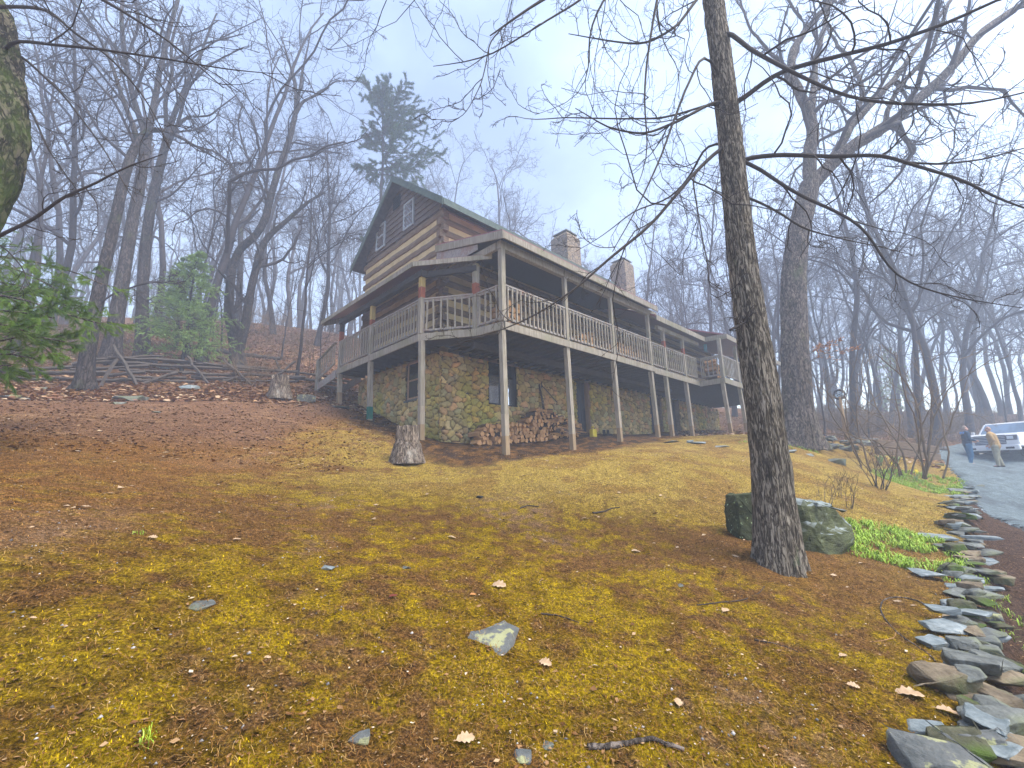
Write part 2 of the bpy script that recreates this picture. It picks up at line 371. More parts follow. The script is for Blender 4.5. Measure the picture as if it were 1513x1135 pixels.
# drive of blue grey gravel beyond the wall
def polar(n, r0, r1, p, a0=-66, a1=66):
    """scatter points round the camera, denser near by"""
    s = rng.random(n); e = 2-p
    r = (r0**e+(r1**e-r0**e)*s)**(1/e)
    a = np.radians(rng.uniform(a0, a1, n)); return r*np.sin(a), r*np.cos(a)
def drive_mask(x, y):
    P = np.array([D(1372,684,23)[:2], D(1395,700,16.5)[:2], D(1450,745,10.2)[:2], D(1513,768,8.4)[:2], (16, 3.), (40, 3), (60, 30), (34, 30)])
    ins = np.zeros(np.shape(x), bool); n = len(P)
    for i in range(n):
        x1, y1 = P[i]; x2, y2 = P[(i+1) % n]
        cnd = ((y1 > y) != (y2 > y)) & (x < (x2-x1)*(y-y1)/(y2-y1+1e-12)+x1); ins ^= cnd
    return ins
gx = np.linspace(7, 50, 330); gy = np.linspace(3, 32, 260)
X, Y = np.meshgrid(gx, gy); nn = (f2(X, Y, 1.2, 77, 3)-.5)
keep = drive_mask(X+nn*.9, Y+nn*.9)
bl = keep.astype(float)
for _ in range(4): bl = (bl+np.roll(bl, 1, 0)+np.roll(bl, -1, 0)+np.roll(bl, 1, 1)+np.roll(bl, -1, 1))/5
Z = H(X, Y)-.05+.135*np.clip((bl-.45)/.5, 0, 1)+.05*(f2(X, Y, 4, 78, 3)-.5)+np.where(np.abs(((X-Y)*.7-1.0)) < .25, -.03, 0)
idx = np.arange(X.size).reshape(X.shape)
q = np.stack([idx[:-1, :-1], idx[:-1, 1:], idx[1:, 1:], idx[1:, :-1]], -1).reshape(-1, 4)
q = q[keep.reshape(-1)[q].all(1)]
used, inv = np.unique(q, return_inverse=True)
me = np_mesh('driveway', np.stack([X, Y, Z], -1).reshape(-1, 3)[used], inv.reshape(-1, 4))
t = NT('gravel_mat'); v = t.map()
c = t.ramp(t.noise(v, 38, 8, .85), [(.35, (.03,.05,.055)), (.5, (.115,.15,.16)), (.7, (.30,.35,.36))])
c = t.mix(1., c, t.ramp(t.noise(v, 5, 7, .75), [(.3, .55), (.7, 1.6)]), 'MULTIPLY'); c = t.mix(t.ramp(t.noise(v, .9, 5, .7), [(.50, 0.), (.60, .6)]), c, (.06,.075,.085))
t.col(c, .8, .3).bump(t.noise(v, 40, 8, .8), .9, .03)
link('driveway', me, mats=[t.m], smooth=True, kind='structure')

# ---- ground cover scatters (nobody could count it)
def frames(n):
    a = rng.uniform(0, 2*np.pi, n); return np.stack([np.cos(a), np.sin(a), np.zeros(n)], -1), np.stack([-np.sin(a), np.cos(a), np.zeros(n)], -1)
def P3(x, y, dz=0): return np.stack([x, y, H(x, y)+dz], -1)
def cover_ok(x, y):
    u, v = toUV(x, y); return ~((v > 2.7) & (u > -.05) & (v < 8.2) & (u < 21)) & ~drive_mask(x, y)
# moss blades
n = 420000; x, y = polar(n, 1.4, 12, 1.3)
mc = ground_color(x, y); mossiness = mc[:, 1]/(mc[:, 0]+1e-6)
k = (rng.random(n) < .25+1.2*sst(.60, .72, mossiness)) & cover_ok(x, y) & (walldist(x, y) < 0)
x, y, mc = x[k], y[k], mc[k]; n = len(x); p = P3(x, y, -.003); a, b = frames(n)
h = (rng.uniform(.004, .013, n)*(1+.10*np.hypot(x, y)))[:, None]; w = h*.22
tip = p+b*h*rng.uniform(-.9, .9, (n, 1))+np.array([0, 0, 1])*h
me = np_mesh('moss', np.stack([p-a*w, p+a*w, tip], 1), tris=np.arange(3*n).reshape(-1, 3))
mc = mc*np.array([1.25, 1.28, 1.0])*rng.uniform(.45, 1.6, (n, 1))*(.5+f2(x, y, 30., 99, 3))[:, None]; mc[:] = np.clip(mc, 0, .8)
add_col(me, 'tint', np.repeat(mc, 3, 0))
link('moss', me, mats=[MT['moss']], kind='stuff', label='olive gold moss carpeting the sloping yard', cat='moss')
# dead needles and straw
def strips(name, n, r0, r1, p, L, wd, mat, keep=None, curl=.3, **kw):
    x, y = polar(n, r0, r1, p); k = cover_ok(x, y)
    if keep is not None: k &= keep(x, y)
    x, y = x[k], y[k]; n = len(x); P = P3(x, y, .004); a, b = frames(n)
    ln = rng.uniform(L[0], L[1], (n, 1)); w = wd*rng.uniform(.6, 1.4, (n, 1))*(1+.12*np.hypot(x, y)[:, None]); c = rng.uniform(-curl, curl, (n, 1)); z = np.array([0, 0, 1.])
    q0 = P-a*ln/2; q1 = P+b*c*ln*.35+z*rng.uniform(.0, .012, (n, 1)); q2 = P+a*ln/2+z*rng.uniform(-.002, .02, (n, 1))
    for q_ in (q0, q2): q_[:, 2] = np.maximum(q_[:, 2], 0) if 0 else q_[:, 2]
    for q_ in (q0, q1, q2):
        hh = H(q_[:, 0], q_[:, 1]); q_[:, 2] = np.maximum(q_[:, 2], hh+.003)
    V = np.stack([q0-b*w, q0+b*w, q1-b*w, q1+b*w, q2-b*w, q2+b*w], 1); i = np.arange(n)[:, None]*6
    Q = np.concatenate([i+np.array([[0, 1, 3, 2]]), i+np.array([[2, 3, 5, 4]])])
    link(name, np_mesh(name, V, Q), mats=[mat], kind='stuff', **kw)
strips('dry_grass', 110000, 1.4, 13, 1.25, (.012, .05), .00055, MT['straw'], label='fine dead needles and straw strewn over the moss', cat='dry grass', keep=lambda x, y: walldist(x, y) < 0)
def flakes(name, n, r0, r1, p, S, mat, keep=None, a0=-66, a1=66, up=.35, **kw):
    """small curled leaf pieces"""
    x, y = polar(n, r0, r1, p, a0, a1); k = cover_ok(x, y)
    if keep is not None: k &= keep(x, y)
    x, y = x[k], y[k]; n = len(x); P = P3(x, y, .006); a, b = frames(n)
    s = rng.uniform(S[0], S[1], (n, 1))*rng.uniform(.6, 1.2, (n, 1)); z = np.array([0, 0, 1.])
    el = rng.uniform(.35, .8, (n, 1))
    tl = rng.uniform(-up, up, (n, 1)); b = b+z*tl; P = P+z*np.abs(tl)*s*.6
    V = np.stack([P-a*s, P-b*s*el*.8+z*s*rng.uniform(0, .3, (n, 1)), P+a*s+z*s*rng.uniform(0, .4, (n, 1)), P+b*s*el+z*s*rng.uniform(0, .45, (n, 1)), P+a*s*.3-z*s*.05], 1)
    i = np.arange(n)[:, None]*5
    T = np.concatenate([i+np.array([[0, 1, 4]]), i+np.array([[1, 2, 4]]), i+np.array([[2, 3, 4]]), i+np.array([[3, 0, 4]])])
    return link(name, np_mesh(name, V, tris=T), mats=[mat], kind='stuff', **kw)
flakes('leaf_chips', 42000, 1.4, 12, 1.35, (.003, .009), MT['chips'], label='pale chips of broken leaves scattered over the yard', cat='leaf litter', keep=lambda x, y: (walldist(x, y) < .1))
flakes('leaf_pieces', 8000, 1.5, 14, 1.3, (.007, .019), MT['chips'], label='brown curled scraps of leaf over the moss and soil', cat='leaf litter', keep=lambda x, y: (walldist(x, y) < .1), up=.5)
flakes('mulch', 9000, 2.2, 22, 1.3, (.006, .022), MT['chips'], label='dark bark mulch between wall and drive', cat='mulch', keep=lambda x, y: (walldist(x, y) > .1), a0=30, a1=75)
flakes('hill_leaves', 9000, 8, 17, 1.0, (.02, .045), MT['chips'], label='scattered pale leaves on the trampled hillside', cat='leaf litter', keep=lambda x, y: (x < -3), a0=-75, a1=0)
flakes('fallen_leaves', 60000, 15.2, 44, 1.0, (.05, .10), MT['leaf_litter'], label='carpet of rusty oak leaves on the forest floor', cat='leaf litter',
       keep=lambda x, y: (x < -2) & (f2(x, y, .5, 91, 3) > .35), a0=-70, a1=5, up=.6)
flakes('forest_leaves', 22000, 20, 50, 1.0, (.05, .10), MT['leaf_litter'], label='brown leaf litter under the trees beyond the house', cat='leaf litter', keep=lambda x, y: ~drive_mask(x, y), a0=20, a1=70, up=.6)
flakes('lawn_leaves', 800, 5, 16, 1.0, (.02, .04), MT['leaf_pale'], label='pale fallen leaves dotted over the lawn', cat='leaf litter', keep=lambda x, y: walldist(x, y) < 0)
def pebbles(name, n, r0, r1, p, S, mat, keep, a0, a1, **kw):
    x, y = polar(n, r0, r1, p, a0, a1); k = keep(x, y); x, y = x[k], y[k]; n = len(x); P = P3(x, y)
    s = rng.uniform(S[0], S[1], (n, 1, 1))*rng.uniform(.5, 1.2, (n, 1, 1))
    o = np.array([[1,0,0],[0,1,0],[-1,0,0],[0,-1,0],[.2,.1,.75],[0,0,-.5]], float)[None]*s*rng.uniform(.5, 1.2, (n, 6, 1))
    i = np.arange(n)[:, None]*6
    T = np.concatenate([i+np.array([[a, b, 4]]) for a, b in ((0,1),(1,2),(2,3),(3,0))]+[i+np.array([[b, a, 5]]) for a, b in ((0,1),(1,2),(2,3),(3,0))])
    link(name, np_mesh(name, P[:, None]+o, tris=T), mats=[mat], kind='stuff', **kw)
pebbles('pebbles', 3200, 1.4, 11, 1.3, (.004, .014), MT['pebble'], lambda x, y: (walldist(x, y) < .1) & (f2(x, y, .9, 55, 4) > .5), -66, 66, label='small grey pebbles in the bare patches', cat='pebbles')
pebbles('gravel', 30000, 8, 24, 1.2, (.015, .055), MT['gravelstone'], lambda x, y: drive_mask(x, y), 35, 72, label='crushed blue grey gravel on the drive', cat='gravel')
# bright green shoots
def shoots(name, n, cen, rx, ry, hgt, mat, rot=0, w0=.006, **kw):
    a = rng.uniform(0, 2*np.pi, n); r = np.sqrt(rng.random(n)); x = cen[0]+(r*np.cos(a)*rx*math.cos(rot)-r*np.sin(a)*ry*math.sin(rot)); y = cen[1]+(r*np.cos(a)*rx*math.sin(rot)+r*np.sin(a)*ry*math.cos(rot))
    k = (f2(x, y, 3.0, 61, 2) > .40) | (n < 10); x, y = x[k], y[k]; n = len(x)
    V = []; Q = []; m = 7
    cx_ = np.repeat(x, m)+rng.normal(0, .018, n*m); cy_ = np.repeat(y, m)+rng.normal(0, .018, n*m); N = n*m
    P = P3(cx_, cy_, -.005); a, b = frames(N); h = rng.uniform(hgt*.4, hgt, (N, 1)); z = np.array([0, 0, 1.]); ln = rng.uniform(.2, 1.0, (N, 1)); w = w0*rng.uniform(.6, 1.2, (N, 1))
    p1 = P+z*h*.6+b*h*ln*.3; p2 = P+z*h*(1.0-.35*ln)+b*h*ln*.9
    p3 = P+z*h*(.95-.7*ln)+b*h*ln*1.3
    V = np.stack([P-a*w, P+a*w, p1-a*w, p1+a*w, p2-a*w*.7, p2+a*w*.7, p3], 1); i = np.arange(N)[:, None]*7
    link(name, np_mesh(name, V, np.concatenate([i+np.array([[0,1,3,2]]), i+np.array([[2,3,5,4]])]), i+np.array([[4,5,6]])), mats=[mat], kind='stuff' if n > 9 else None, **kw)
g0 = hit(1300, 800)
shoots('daylily_shoots', 560, hit(1310, 808)[:2], 1.05, .75, .12, MT['sprout'], rot=.5, label='bright green shoots between boulder and dry stone wall', cat='ground cover')
shoots('grass', 900, hit(1365, 716)[:2], 1.6, .9, .10, MT['sprout'], rot=.3, label='fresh green grass around the bare shrub by the drive', cat='grass')
shoots('green_tufts', 60, hit(1180, 658)[:2]+np.array([-.9, -.4]), 1.2, .5, .10, MT['sprout'], label='green tufts at the foot of the big oak', cat='grass')
shoots('wall_grass', 50, hit(1480, 905)[:2], .35, 1.3, .09, MT['sprout'], rot=-.6, w0=.004, label='grass blades growing among the slabs of the wall', cat='grass')
for k_, (px, py, n_) in enumerate([(205,1098,3),(208,790,3)]):
    shoots('grass_tuft', n_, hit(px, py)[:2], .03, .03, .05, MT['sprout'], w0=.002, label=['small tuft of green grass at the lower left corner of the yard', 'small green sprig in the brown needles at left'][k_], cat='grass')
# ================================================================== THE LOG HOUSE (local axes: x along the front, y into the house)
MT['window_grey'] = mottled('window_grey', (.30,.34,.36), (.42,.46,.48), 6, bump=.2, bd=.004)
house = empty('log_house', HO, HA, label='two storey log house on a fieldstone basement with wraparound porch', cat='house')
ZD0, ZD1 = 5.18, 5.40                     # porch floor: underside, top
def gz(u, v):
    p = W(u, v, 0); return Hf(p[0], p[1])
# -- fieldstone walls: real relief from a jittered cell pattern
def cells(s, t, seed):
    wx = (fbm(np.stack([s*1.3, t*1.3, s*0+.2], -1), seed+5, 3)-.5)*.9; wy = (fbm(np.stack([s*1.3, t*1.3, s*0+4.2], -1), seed+6, 3)-.5)*.7
    s = s+wx*.55; t = t*1.35+wy*.55
    i0 = np.floor(s).astype(int); j0 = np.floor(t).astype(int)
    F1 = np.full(s.shape, 9.); F2 = np.full(s.shape, 9.); ID = np.zeros(s.shape)
    for di in (-1, 0, 1):
        for dj in (-1, 0, 1):
            i = i0+di; j = j0+dj; zz = np.zeros_like(i)
            a = _hash(i, j, zz, seed); b = _hash(i, j, zz+1, seed); c = _hash(i, j, zz+2, seed)
            d = np.hypot(s-i-.5-(a-.5)*.9, t-j-.5-(b-.5)*.9)-(c-.5)*.40
            m = d < F1; F2 = np.where(m, F1, np.minimum(F2, d)); ID = np.where(m, _hash(i, j, zz+3, seed), ID); F1 = np.where(m, d, F1)
    return F2-F1, ID
STC = np.array([(.34,.27,.13),(.24,.21,.10),(.42,.34,.20),(.30,.21,.12),(.23,.24,.15),(.37,.28,.12),(.28,.25,.18),(.20,.17,.09),(.42,.24,.14)])
def stone_sheet(name, org, du, lenu, z0, z1, nrm, holes, seed, step=.032, parent=house, topfn=None, size=.245, **k):
    nu = int(lenu/step)+1; nz = int((z1-z0)/step)+1
    s, tt = np.meshgrid(np.linspace(0, lenu, nu), np.linspace(z0, z1, nz))
    e, ID = cells(s/size, tt/size, seed)
    rel = sst(.02, .16, e)*(.055+.05*ID)+.006*fbm(np.stack([s*9, tt*9, s*0], -1), seed, 3)
    co = STC[(ID*8.99).astype(int)]*(.75+.5*_hash((ID*9999).astype(int), (ID*0).astype(int), (ID*0).astype(int), 3))[..., None]
    co = co*(.8+.4*fbm(np.stack([s*5, tt*5, s*0+7], -1), seed+9, 4))[..., None]
    grn = sst(.45, .7, fbm(np.stack([s*.6, tt*.6, s*0+3], -1), seed+2, 3)+.12*(tt-z0)/(z1-z0))
    co = (co*.65+.35*np.array([.32,.25,.13]))*1.55*np.array([1.06,1.,.80]); co = lerp(co, co*np.array([.9, .98, .5]), grn)
    mort = 1-sst(.03, .12, e); co = lerp(co, np.broadcast_to(np.array((.060,.046,.028)), co.shape), mort*.95)
    V = np.array(org)[None, None]+np.array(du)[None, None]*s[..., None]+np.array([0, 0, 1.])*tt[..., None]+np.array(nrm)[None, None]*rel[..., None]
    idx = np.arange(s.size).reshape(s.shape)
    q = np.stack([idx[:-1, :-1], idx[:-1, 1:], idx[1:, 1:], idx[1:, :-1]], -1)
    cu = (s[:-1, :-1]+s[1:, 1:])/2; cz = (tt[:-1, :-1]+tt[1:, 1:])/2; ok = np.ones(cu.shape, bool)
    for (a, b, c, d) in holes: ok &= ~((cu > a) & (cu < b) & (cz > c) & (cz < d))
    if topfn is not None: ok &= cz < topfn(cu)
    q = q[ok]
    me = np_mesh(name, V, q); add_col(me, 'tint', co.reshape(-1, 3))
    return link(name, me, parent, [MT['stonewall']], **k)
t = NT('stonewall'); v = t.map(); t.col(t.mix(1., t.attr('tint'), t.ramp(t.noise(v, 14, 7, .75), [(.3, .7), (.7, 1.25)]), 'MULTIPLY'), .85, .25).bump(t.noise(v, 26, 8, .7), .6, .012); MT['stonewall'] = t.m
WV = 2.75
sw = stone_sheet('stone_wall', (-.10, WV, 0), (1, 0, 0), 21.10, 1.8, ZD0-.02, (0, -1, 0), [(1.94, 3.26, 3.72, 5.3), (6.6, 7.52, 0, 5.25), (12.5, 13.7, 0, 5.3), (14.5, 15.7, 0, 5.3)], 11, step=.028)
stone_sheet('stone_wall', (0, 8.1, 0), (0, -1, 0), 8.21-WV, 2.0, ZD0-.02, (-1, 0, 0), [(8.1-4.62, 8.1-3.86, 3.9, 5.16)], 23, step=.028)
cb = MB(); cb.box(.10, 20.9, WV+.55, 8.0, 1.8, ZD0-.03)
for a, b in ((0.1, 1.84), (3.16, 6.5), (7.42, 12.4), (13.6, 14.4), (15.6, 20.9)): cb.box(a, b, WV+.02, WV+.56, 1.8, ZD0-.03)
for a, b in ((WV+.1, 3.86), (4.62, 8.0)): cb.box(.02, .11, a, b, 1.9, ZD0-.03)
cb.box(.02, .11, 3.86, 4.62, 1.9, 3.9); cb.box(1.84, 3.16, WV+.02, WV+.5, 1.9, 3.72)
cb.build('wall_core', MT['darkrock'], house)
stone_sheet('stone_wall', (21, WV, 0), (0, 1, 0), 5.2, 2.4, ZD0-.02, (1, 0, 0), [], 31, step=.08)
# -- basement window on the front, lower sash mirrors the sky
def window(name, org, uax, w, z0, z1, n, fw, mats, parent=house, split=None, depth=.10, upper_dark=False, mull=0, lattice=False, pane='glass'):
    org = Vector(org); uax = Vector(uax); n = Vector(n)
    def P(s, z, d): return org+uax*s+n*d+Vector((0, 0, z))
    def slab(mb, s0, s1, a, b, d0, d1): mb.hexa([P(s0, a, d0), P(s1, a, d0), P(s1, a, d1), P(s0, a, d1)], [P(s0, b, d0), P(s1, b, d0), P(s1, b, d1), P(s0, b, d1)])
    f = MB(); slab(f, 0, fw, z0, z1, -depth, .02); slab(f, w-fw, w, z0, z1, -depth, .02); slab(f, fw, w-fw, z1-fw, z1, -depth, .018); slab(f, fw, w-fw, z0, z0+fw, -depth, .018)
    sp = split or (z0+z1)/2
    slab(f, fw, w-fw, sp-.02, sp+.025, -depth, -depth+.06)
    for k in range(mull):
        s = fw+(w-2*fw)*(k+1)/(mull+1); slab(f, s-.02, s+.02, z0+fw, z1-fw, -depth, -depth+.055)
    win = f.build(name, mats, parent)
    p = MB(); slab(p, fw, w-fw, z0+fw, sp-.02, -depth+.01, -depth+.03); p.build('pane', MT[pane], win)
    p = MB(); slab(p, fw, w-fw, sp+.025, z1-fw, -depth+.01, -depth+.03); p.build('pane', MT['glass_dark' if upper_dark else pane], win)
    if lattice:
        l = MB(); zz = z0+fw; st = .16
        k = -8
        while k < 14:
            for sg in (1, -1):
                a = None; pts = []
                for s in np.linspace(fw, w-fw, 9):
                    z = z0+fw+k*st+sg*(s-w/2)*1.25
                    if z0+fw <= z <= z1-fw: pts.append(P(s, z, -depth+.036))
                if len(pts) > 1: l.bar(pts[0], pts[-1], .012, .008)
            k += 1
        l.build('lattice', MT['siding'], win)
    return win
window('window', (1.84, WV, 0), (1, 0, 0), 1.32, 3.72, 5.30, (0, -1, 0), .07, MT['black'], depth=.16, split=4.75, upper_dark=True, mull=1)
window('window', (0, 4.62, 0), (0, -1, 0), .76, 3.90, 5.16, (-1, 0, 0), .075, MT['frame_wood'], depth=.03, pane='glass_dark')
lt = MB(); lt.box(1.7, 3.32, WV-.04, WV+.02, 5.05+.25, 5.42-.25); lt.build('lintel', MT['log'], house)
lt = MB(); lt.box(-.09, .0, 3.76, 4.72, 3.83, 3.895); lt.build('window_sill', MT['bluestone'], house)
# -- doors
for (a, b, zb) in ((6.5, 7.42, gz(6.9, 2.7)-.05), (12.4, 13.6, 3.1), (14.4, 15.6, 3.2)):
    d = MB(); m = (a+b)/2
    d.box(a+.06, b-.06, WV+.16, WV+.21, zb, 5.17)
    for k in range(5):
        x = a+.06+(b-a-.12)*(k+.5)/5; d.box(x-.055, x+.055, WV+.148, WV+.16, zb+.05, 5.12)
    dr = d.build('door', MT['door'], house)
    f = MB(); f.box(a-.02, a+.06, WV-.02, WV+.3, zb-.1, 5.175); f.box(b-.06, b+.10, WV-.03, WV+.3, zb-.1, 5.175); f.build('door_frame', MT['frame_wood'] if a < 7 else MT['log'], dr)
    k = MB(); k.tube([(b-.16, WV+.146, zb+1.0), (b-.16, WV+.09, zb+1.0)], .022); k.build('handle', MT['black'], dr)
# -- log storey
def log_face(name_l, org, uax, n, L, z0, z1, per=.43, frac=.53, endcap=.0, ztop=None, **k):
    org = Vector(org); uax = Vector(uax); n = Vector(n); lg = MB(); nlog = int((z1-z0)/per)+1
    for i in range(nlog):
        a = z0+i*per; b = min(a+per*frac, z1-.002)
        if a >= z1: break
        N = 22; prof = [(-.05, a), (.035, a+.012), (.05, a+.05), (.055, (a+b)/2), (.047, b-.05), (.03, b-.01), (-.05, b)]
        vs = []
        for j in range(N+1):
            s = -endcap+(L+2*endcap)*j/N; w1 = (random.random()-.5)*.03; w2 = (random.random()-.5)*.012
            vs += [org+uax*s+n*(d+(w2 if d > 0 else 0))+Vector((0, 0, z+(w1 if 0 < kk < 6 else w1))) for kk, (d, z) in enumerate(prof)]
        fs = [(j*7+q, j*7+q+1, (j+1)*7+q+1, (j+1)*7+q) for j in range(N) for q in range(6)]+[tuple(range(7)), tuple(N*7+q for q in range(6, -1, -1))]
        lg.add(vs, fs)
    return lg.build(name_l, MT['log'], house, **k)
log_face('log_wall', (0, WV, 0), (0, 1, 0), (-1, 0, 0), 8.1-WV, 5.45, 10.05, endcap=.10)
log_face('log_wall', (0, WV, 0), (1, 0, 0), (0, -1, 0), 9.0, 5.62, 10.0, endcap=.10)
log_face('log_wall', (9.0, WV, 0), (1, 0, 0), (0, -1, 0), 12.0, 5.62, 8.9)
ck = MB(); ck.box(.0, 9.0, WV+.0, 8.1, 5.42, 9.98); ck.box(9.0, 21, WV+.01, 8.0, 5.43, 8.8); ck.build('chinking', MT['chink'], house)
# gable boards above the logs
RZ0, RZ1, RV0, RV1, RM = 9.78, 12.28, 2.15, 8.55, 5.35        # eave / ridge heights and positions
sd = MB(); pitch = (RZ1-RZ0)/(RM-RV0)
z = 10.02
while z < RZ1-.12:
    z2 = min(z+.215, RZ1-.1)
    a = max(RV0+(z-RZ0)/pitch+.02, WV-.02); b = 2*RM-a; a2 = max(RV0+(z2-RZ0)/pitch+.02, WV-.02); b2 = 2*RM-a2
    if b2 > a2: sd.hexa([(-.075, a, z), (-.02, a, z), (-.02, b, z), (-.075, b, z)], [(-.04, a2, z2), (-.02, a2, z2), (-.02, b2, z2), (-.04, b2, z2)])
    z = z2
sd.build('gable_siding', MT['siding'], house)
gc = MB(); gc.add([(-.02, WV, 9.98), (-.02, 8.1-.15, 9.98), (-.02, RM, RZ1-.15), (8.95, WV, 9.98), (8.95, 8.1-.15, 9.98), (8.95, RM, RZ1-.15)], [(0,1,2), (5,4,3), (0,3,4,1), (1,4,5,2), (2,5,3,0)]); gc.build('attic_wall', MT['siding'], house)
for a in (5.05, 7.10):
    window('window', (-.10, a, 0), (0, -1, 0), .68, 10.14, 11.20, (-1, 0, 0), .07, MT['window_grey'], depth=.035, lattice=True)
vt = MB(); vt.box(-.10, -.03, 5.38, 5.86, 11.35, 11.86)
for k in range(6): vt.hexa([(-.13, 5.42, 11.39+k*.075), (-.10, 5.42, 11.42+k*.075), (-.10, 5.82, 11.42+k*.075), (-.13, 5.82, 11.39+k*.075)], [(-.13, 5.42, 11.40+k*.075), (-.10, 5.42, 11.44+k*.075), (-.10, 5.82, 11.44+k*.075), (-.13, 5.82, 11.40+k*.075)])
vt.build('gable_vent', MT['black'], house)
# corner notching of the logs
cn = MB()
for i in range(11):
    a = 5.5+i*.43
    if a < 9.8:
        cn.box(-.17, -.02, WV-.10, WV+.10, a, a+.24); cn.box(-.09, .12, WV-.19, WV-.02, a+.215, a+.42)
cn.build('log_ends', MT['log'], house, bevel=.012)
# main roof
def slab_roof(name, P, th, mat, parent=house, **k):
    """P: four corners of the top face"""
    m = MB(); m.hexa([(x, y, z-th) for x, y, z in P], P); return m.build(name, mat, parent, **k)
u0, u1 = -.42, 9.05
slab_roof('main_roof', [(u0, RV0, RZ0+.12), (u1, RV0, RZ0+.12), (u1, RM, RZ1+.12), (u0, RM, RZ1+.12)], .11, MT['shingle'])
slab_roof('main_roof', [(u0, RM, RZ1+.12), (u1, RM, RZ1+.12), (u1, RV1, RZ0+.12), (u0, RV1, RZ0+.12)], .11, MT['shingle'])
bg = MB()
for (va, vb) in ((RV0-.02, RM), (RM, RV1+.02)):
    za = RZ0+.14 if va < RM-.1 else RZ1+.14; zb = RZ1+.14 if va < RM-.1 else RZ0+.14
    for uu in (u0-.035, u1+.003):
        bg.hexa([(uu, va, za-.27), (uu+.032, va, za-.27), (uu+.032, vb, zb-.27), (uu, vb, zb-.27)], [(uu, va, za), (uu+.032, va, za), (uu+.032, vb, zb), (uu, vb, zb)])
bg.box(u0, u1, RV0-.045, RV0-.012, RZ0-.10, RZ0+.115)
bg.build('barge_board', MT['trim_green'], house)
sf = MB(); sf.hexa([(u0, RV0, RZ0-.03), (u1, RV0, RZ0-.03), (u1, WV, RZ0+.38), (u0, WV, RZ0+.38)], [(u0, RV0, RZ0-.0), (u1, RV0, RZ0-.0), (u1, WV, RZ0+.42), (u0, WV, RZ0+.42)]); sf.build('soffit', MT['siding'], house)
# lower end section of the house
slab_roof('lower_roof', [(7.85, -.30, 7.42), (12.35, -.30, 7.42), (12.35, 5.35, 10.02), (7.85, 5.35, 10.02)], .07, MT['metal_roof'])
slab_roof('lower_roof', [(12.35, -1.25, 7.34), (21.5, -1.25, 7.34), (21.5, 5.35, 10.0), (12.35, 5.35, 10.0)], .07, MT['metal_roof'])
slab_roof('lower_roof', [(7.85, 5.35, 10.02), (21.5, 5.35, 10.0), (21.5, 9.5, 8.0), (7.85, 9.5, 8.0)], .07, MT['metal_roof'])
ff = MB(); ff.box(7.85, 12.33, -.345, -.31, 7.19, 7.40); ff.hexa([(12.32, -.34, 7.19), (12.35, -.31, 7.19), (12.33, -1.27, 7.12), (12.30, -1.27, 7.12)], [(12.32, -.34, 7.40), (12.35, -.31, 7.40), (12.33, -1.27, 7.33), (12.30, -1.27, 7.33)])
ff.box(12.30, 21.5, -1.30, -1.265, 7.11, 7.32); ff.build('eave_board', MT['wood_grey'], house)
# porch roof, front: low eave at v -.3, up to the log wall; raking left end
PZ0, PZ1 = 7.80, 8.62
slab_roof('porch_roof', [(-.27, -.32, PZ0), (8.0, -.32, PZ0), (8.0, WV+.02, PZ1), (-.27, WV+.02, PZ1)], .035, MT['metal_roof'])
ff = MB(); ff.box(-.27, 8.0, -.345, -.305, PZ0-.235, PZ0-.045)
ff.hexa([(-.275, -.345, PZ0-.26), (-.235, -.345, PZ0-.26), (-.235, WV, PZ1-.26), (-.275, WV, PZ1-.26)], [(-.275, -.345, PZ0-.037), (-.235, -.345, PZ0-.037), (-.235, WV, PZ1-.037), (-.275, WV, PZ1-.037)])
ff.build('eave_board', MT['wood_grey'], house)
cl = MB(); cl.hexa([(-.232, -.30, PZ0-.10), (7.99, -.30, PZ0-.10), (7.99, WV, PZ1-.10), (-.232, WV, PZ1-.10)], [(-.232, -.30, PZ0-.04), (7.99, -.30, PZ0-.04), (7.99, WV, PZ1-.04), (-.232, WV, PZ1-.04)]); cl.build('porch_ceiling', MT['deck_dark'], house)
bm_ = MB(); bm_.box(-.1, 8.4, -.075, .075, PZ0-.36, PZ0-.135); bm_.box(8.4, 12.2, -.075, .075, 7.02, 7.18); bm_.bar((-.07, .1, PZ0-.25), (-.10, 2.6, PZ0-.25), .1, .2); bm_.build('porch_beam', MT['wood_grey'], house)
# vertical boards closing the triangle under the rake
tb = MB(); nb = 12
for k in range(nb):
    a = .75+(WV-.75)*k/nb; b = .75+(WV-.75)*(k+1)/nb-.008
    f = lambda v: PZ0-.27+(v+.345)*(PZ1-PZ0)/(WV+.345)
    tb.hexa([(-.22, a, 7.66), (-.20, a, 7.66), (-.20, b, 7.66), (-.22, b, 7.66)], [(-.22, a, f(a)), (-.20, a, f(a)), (-.20, b, f(b)), (-.22, b, f(b))])
tb.build('rake_boards', MT['wood_rail'], house)
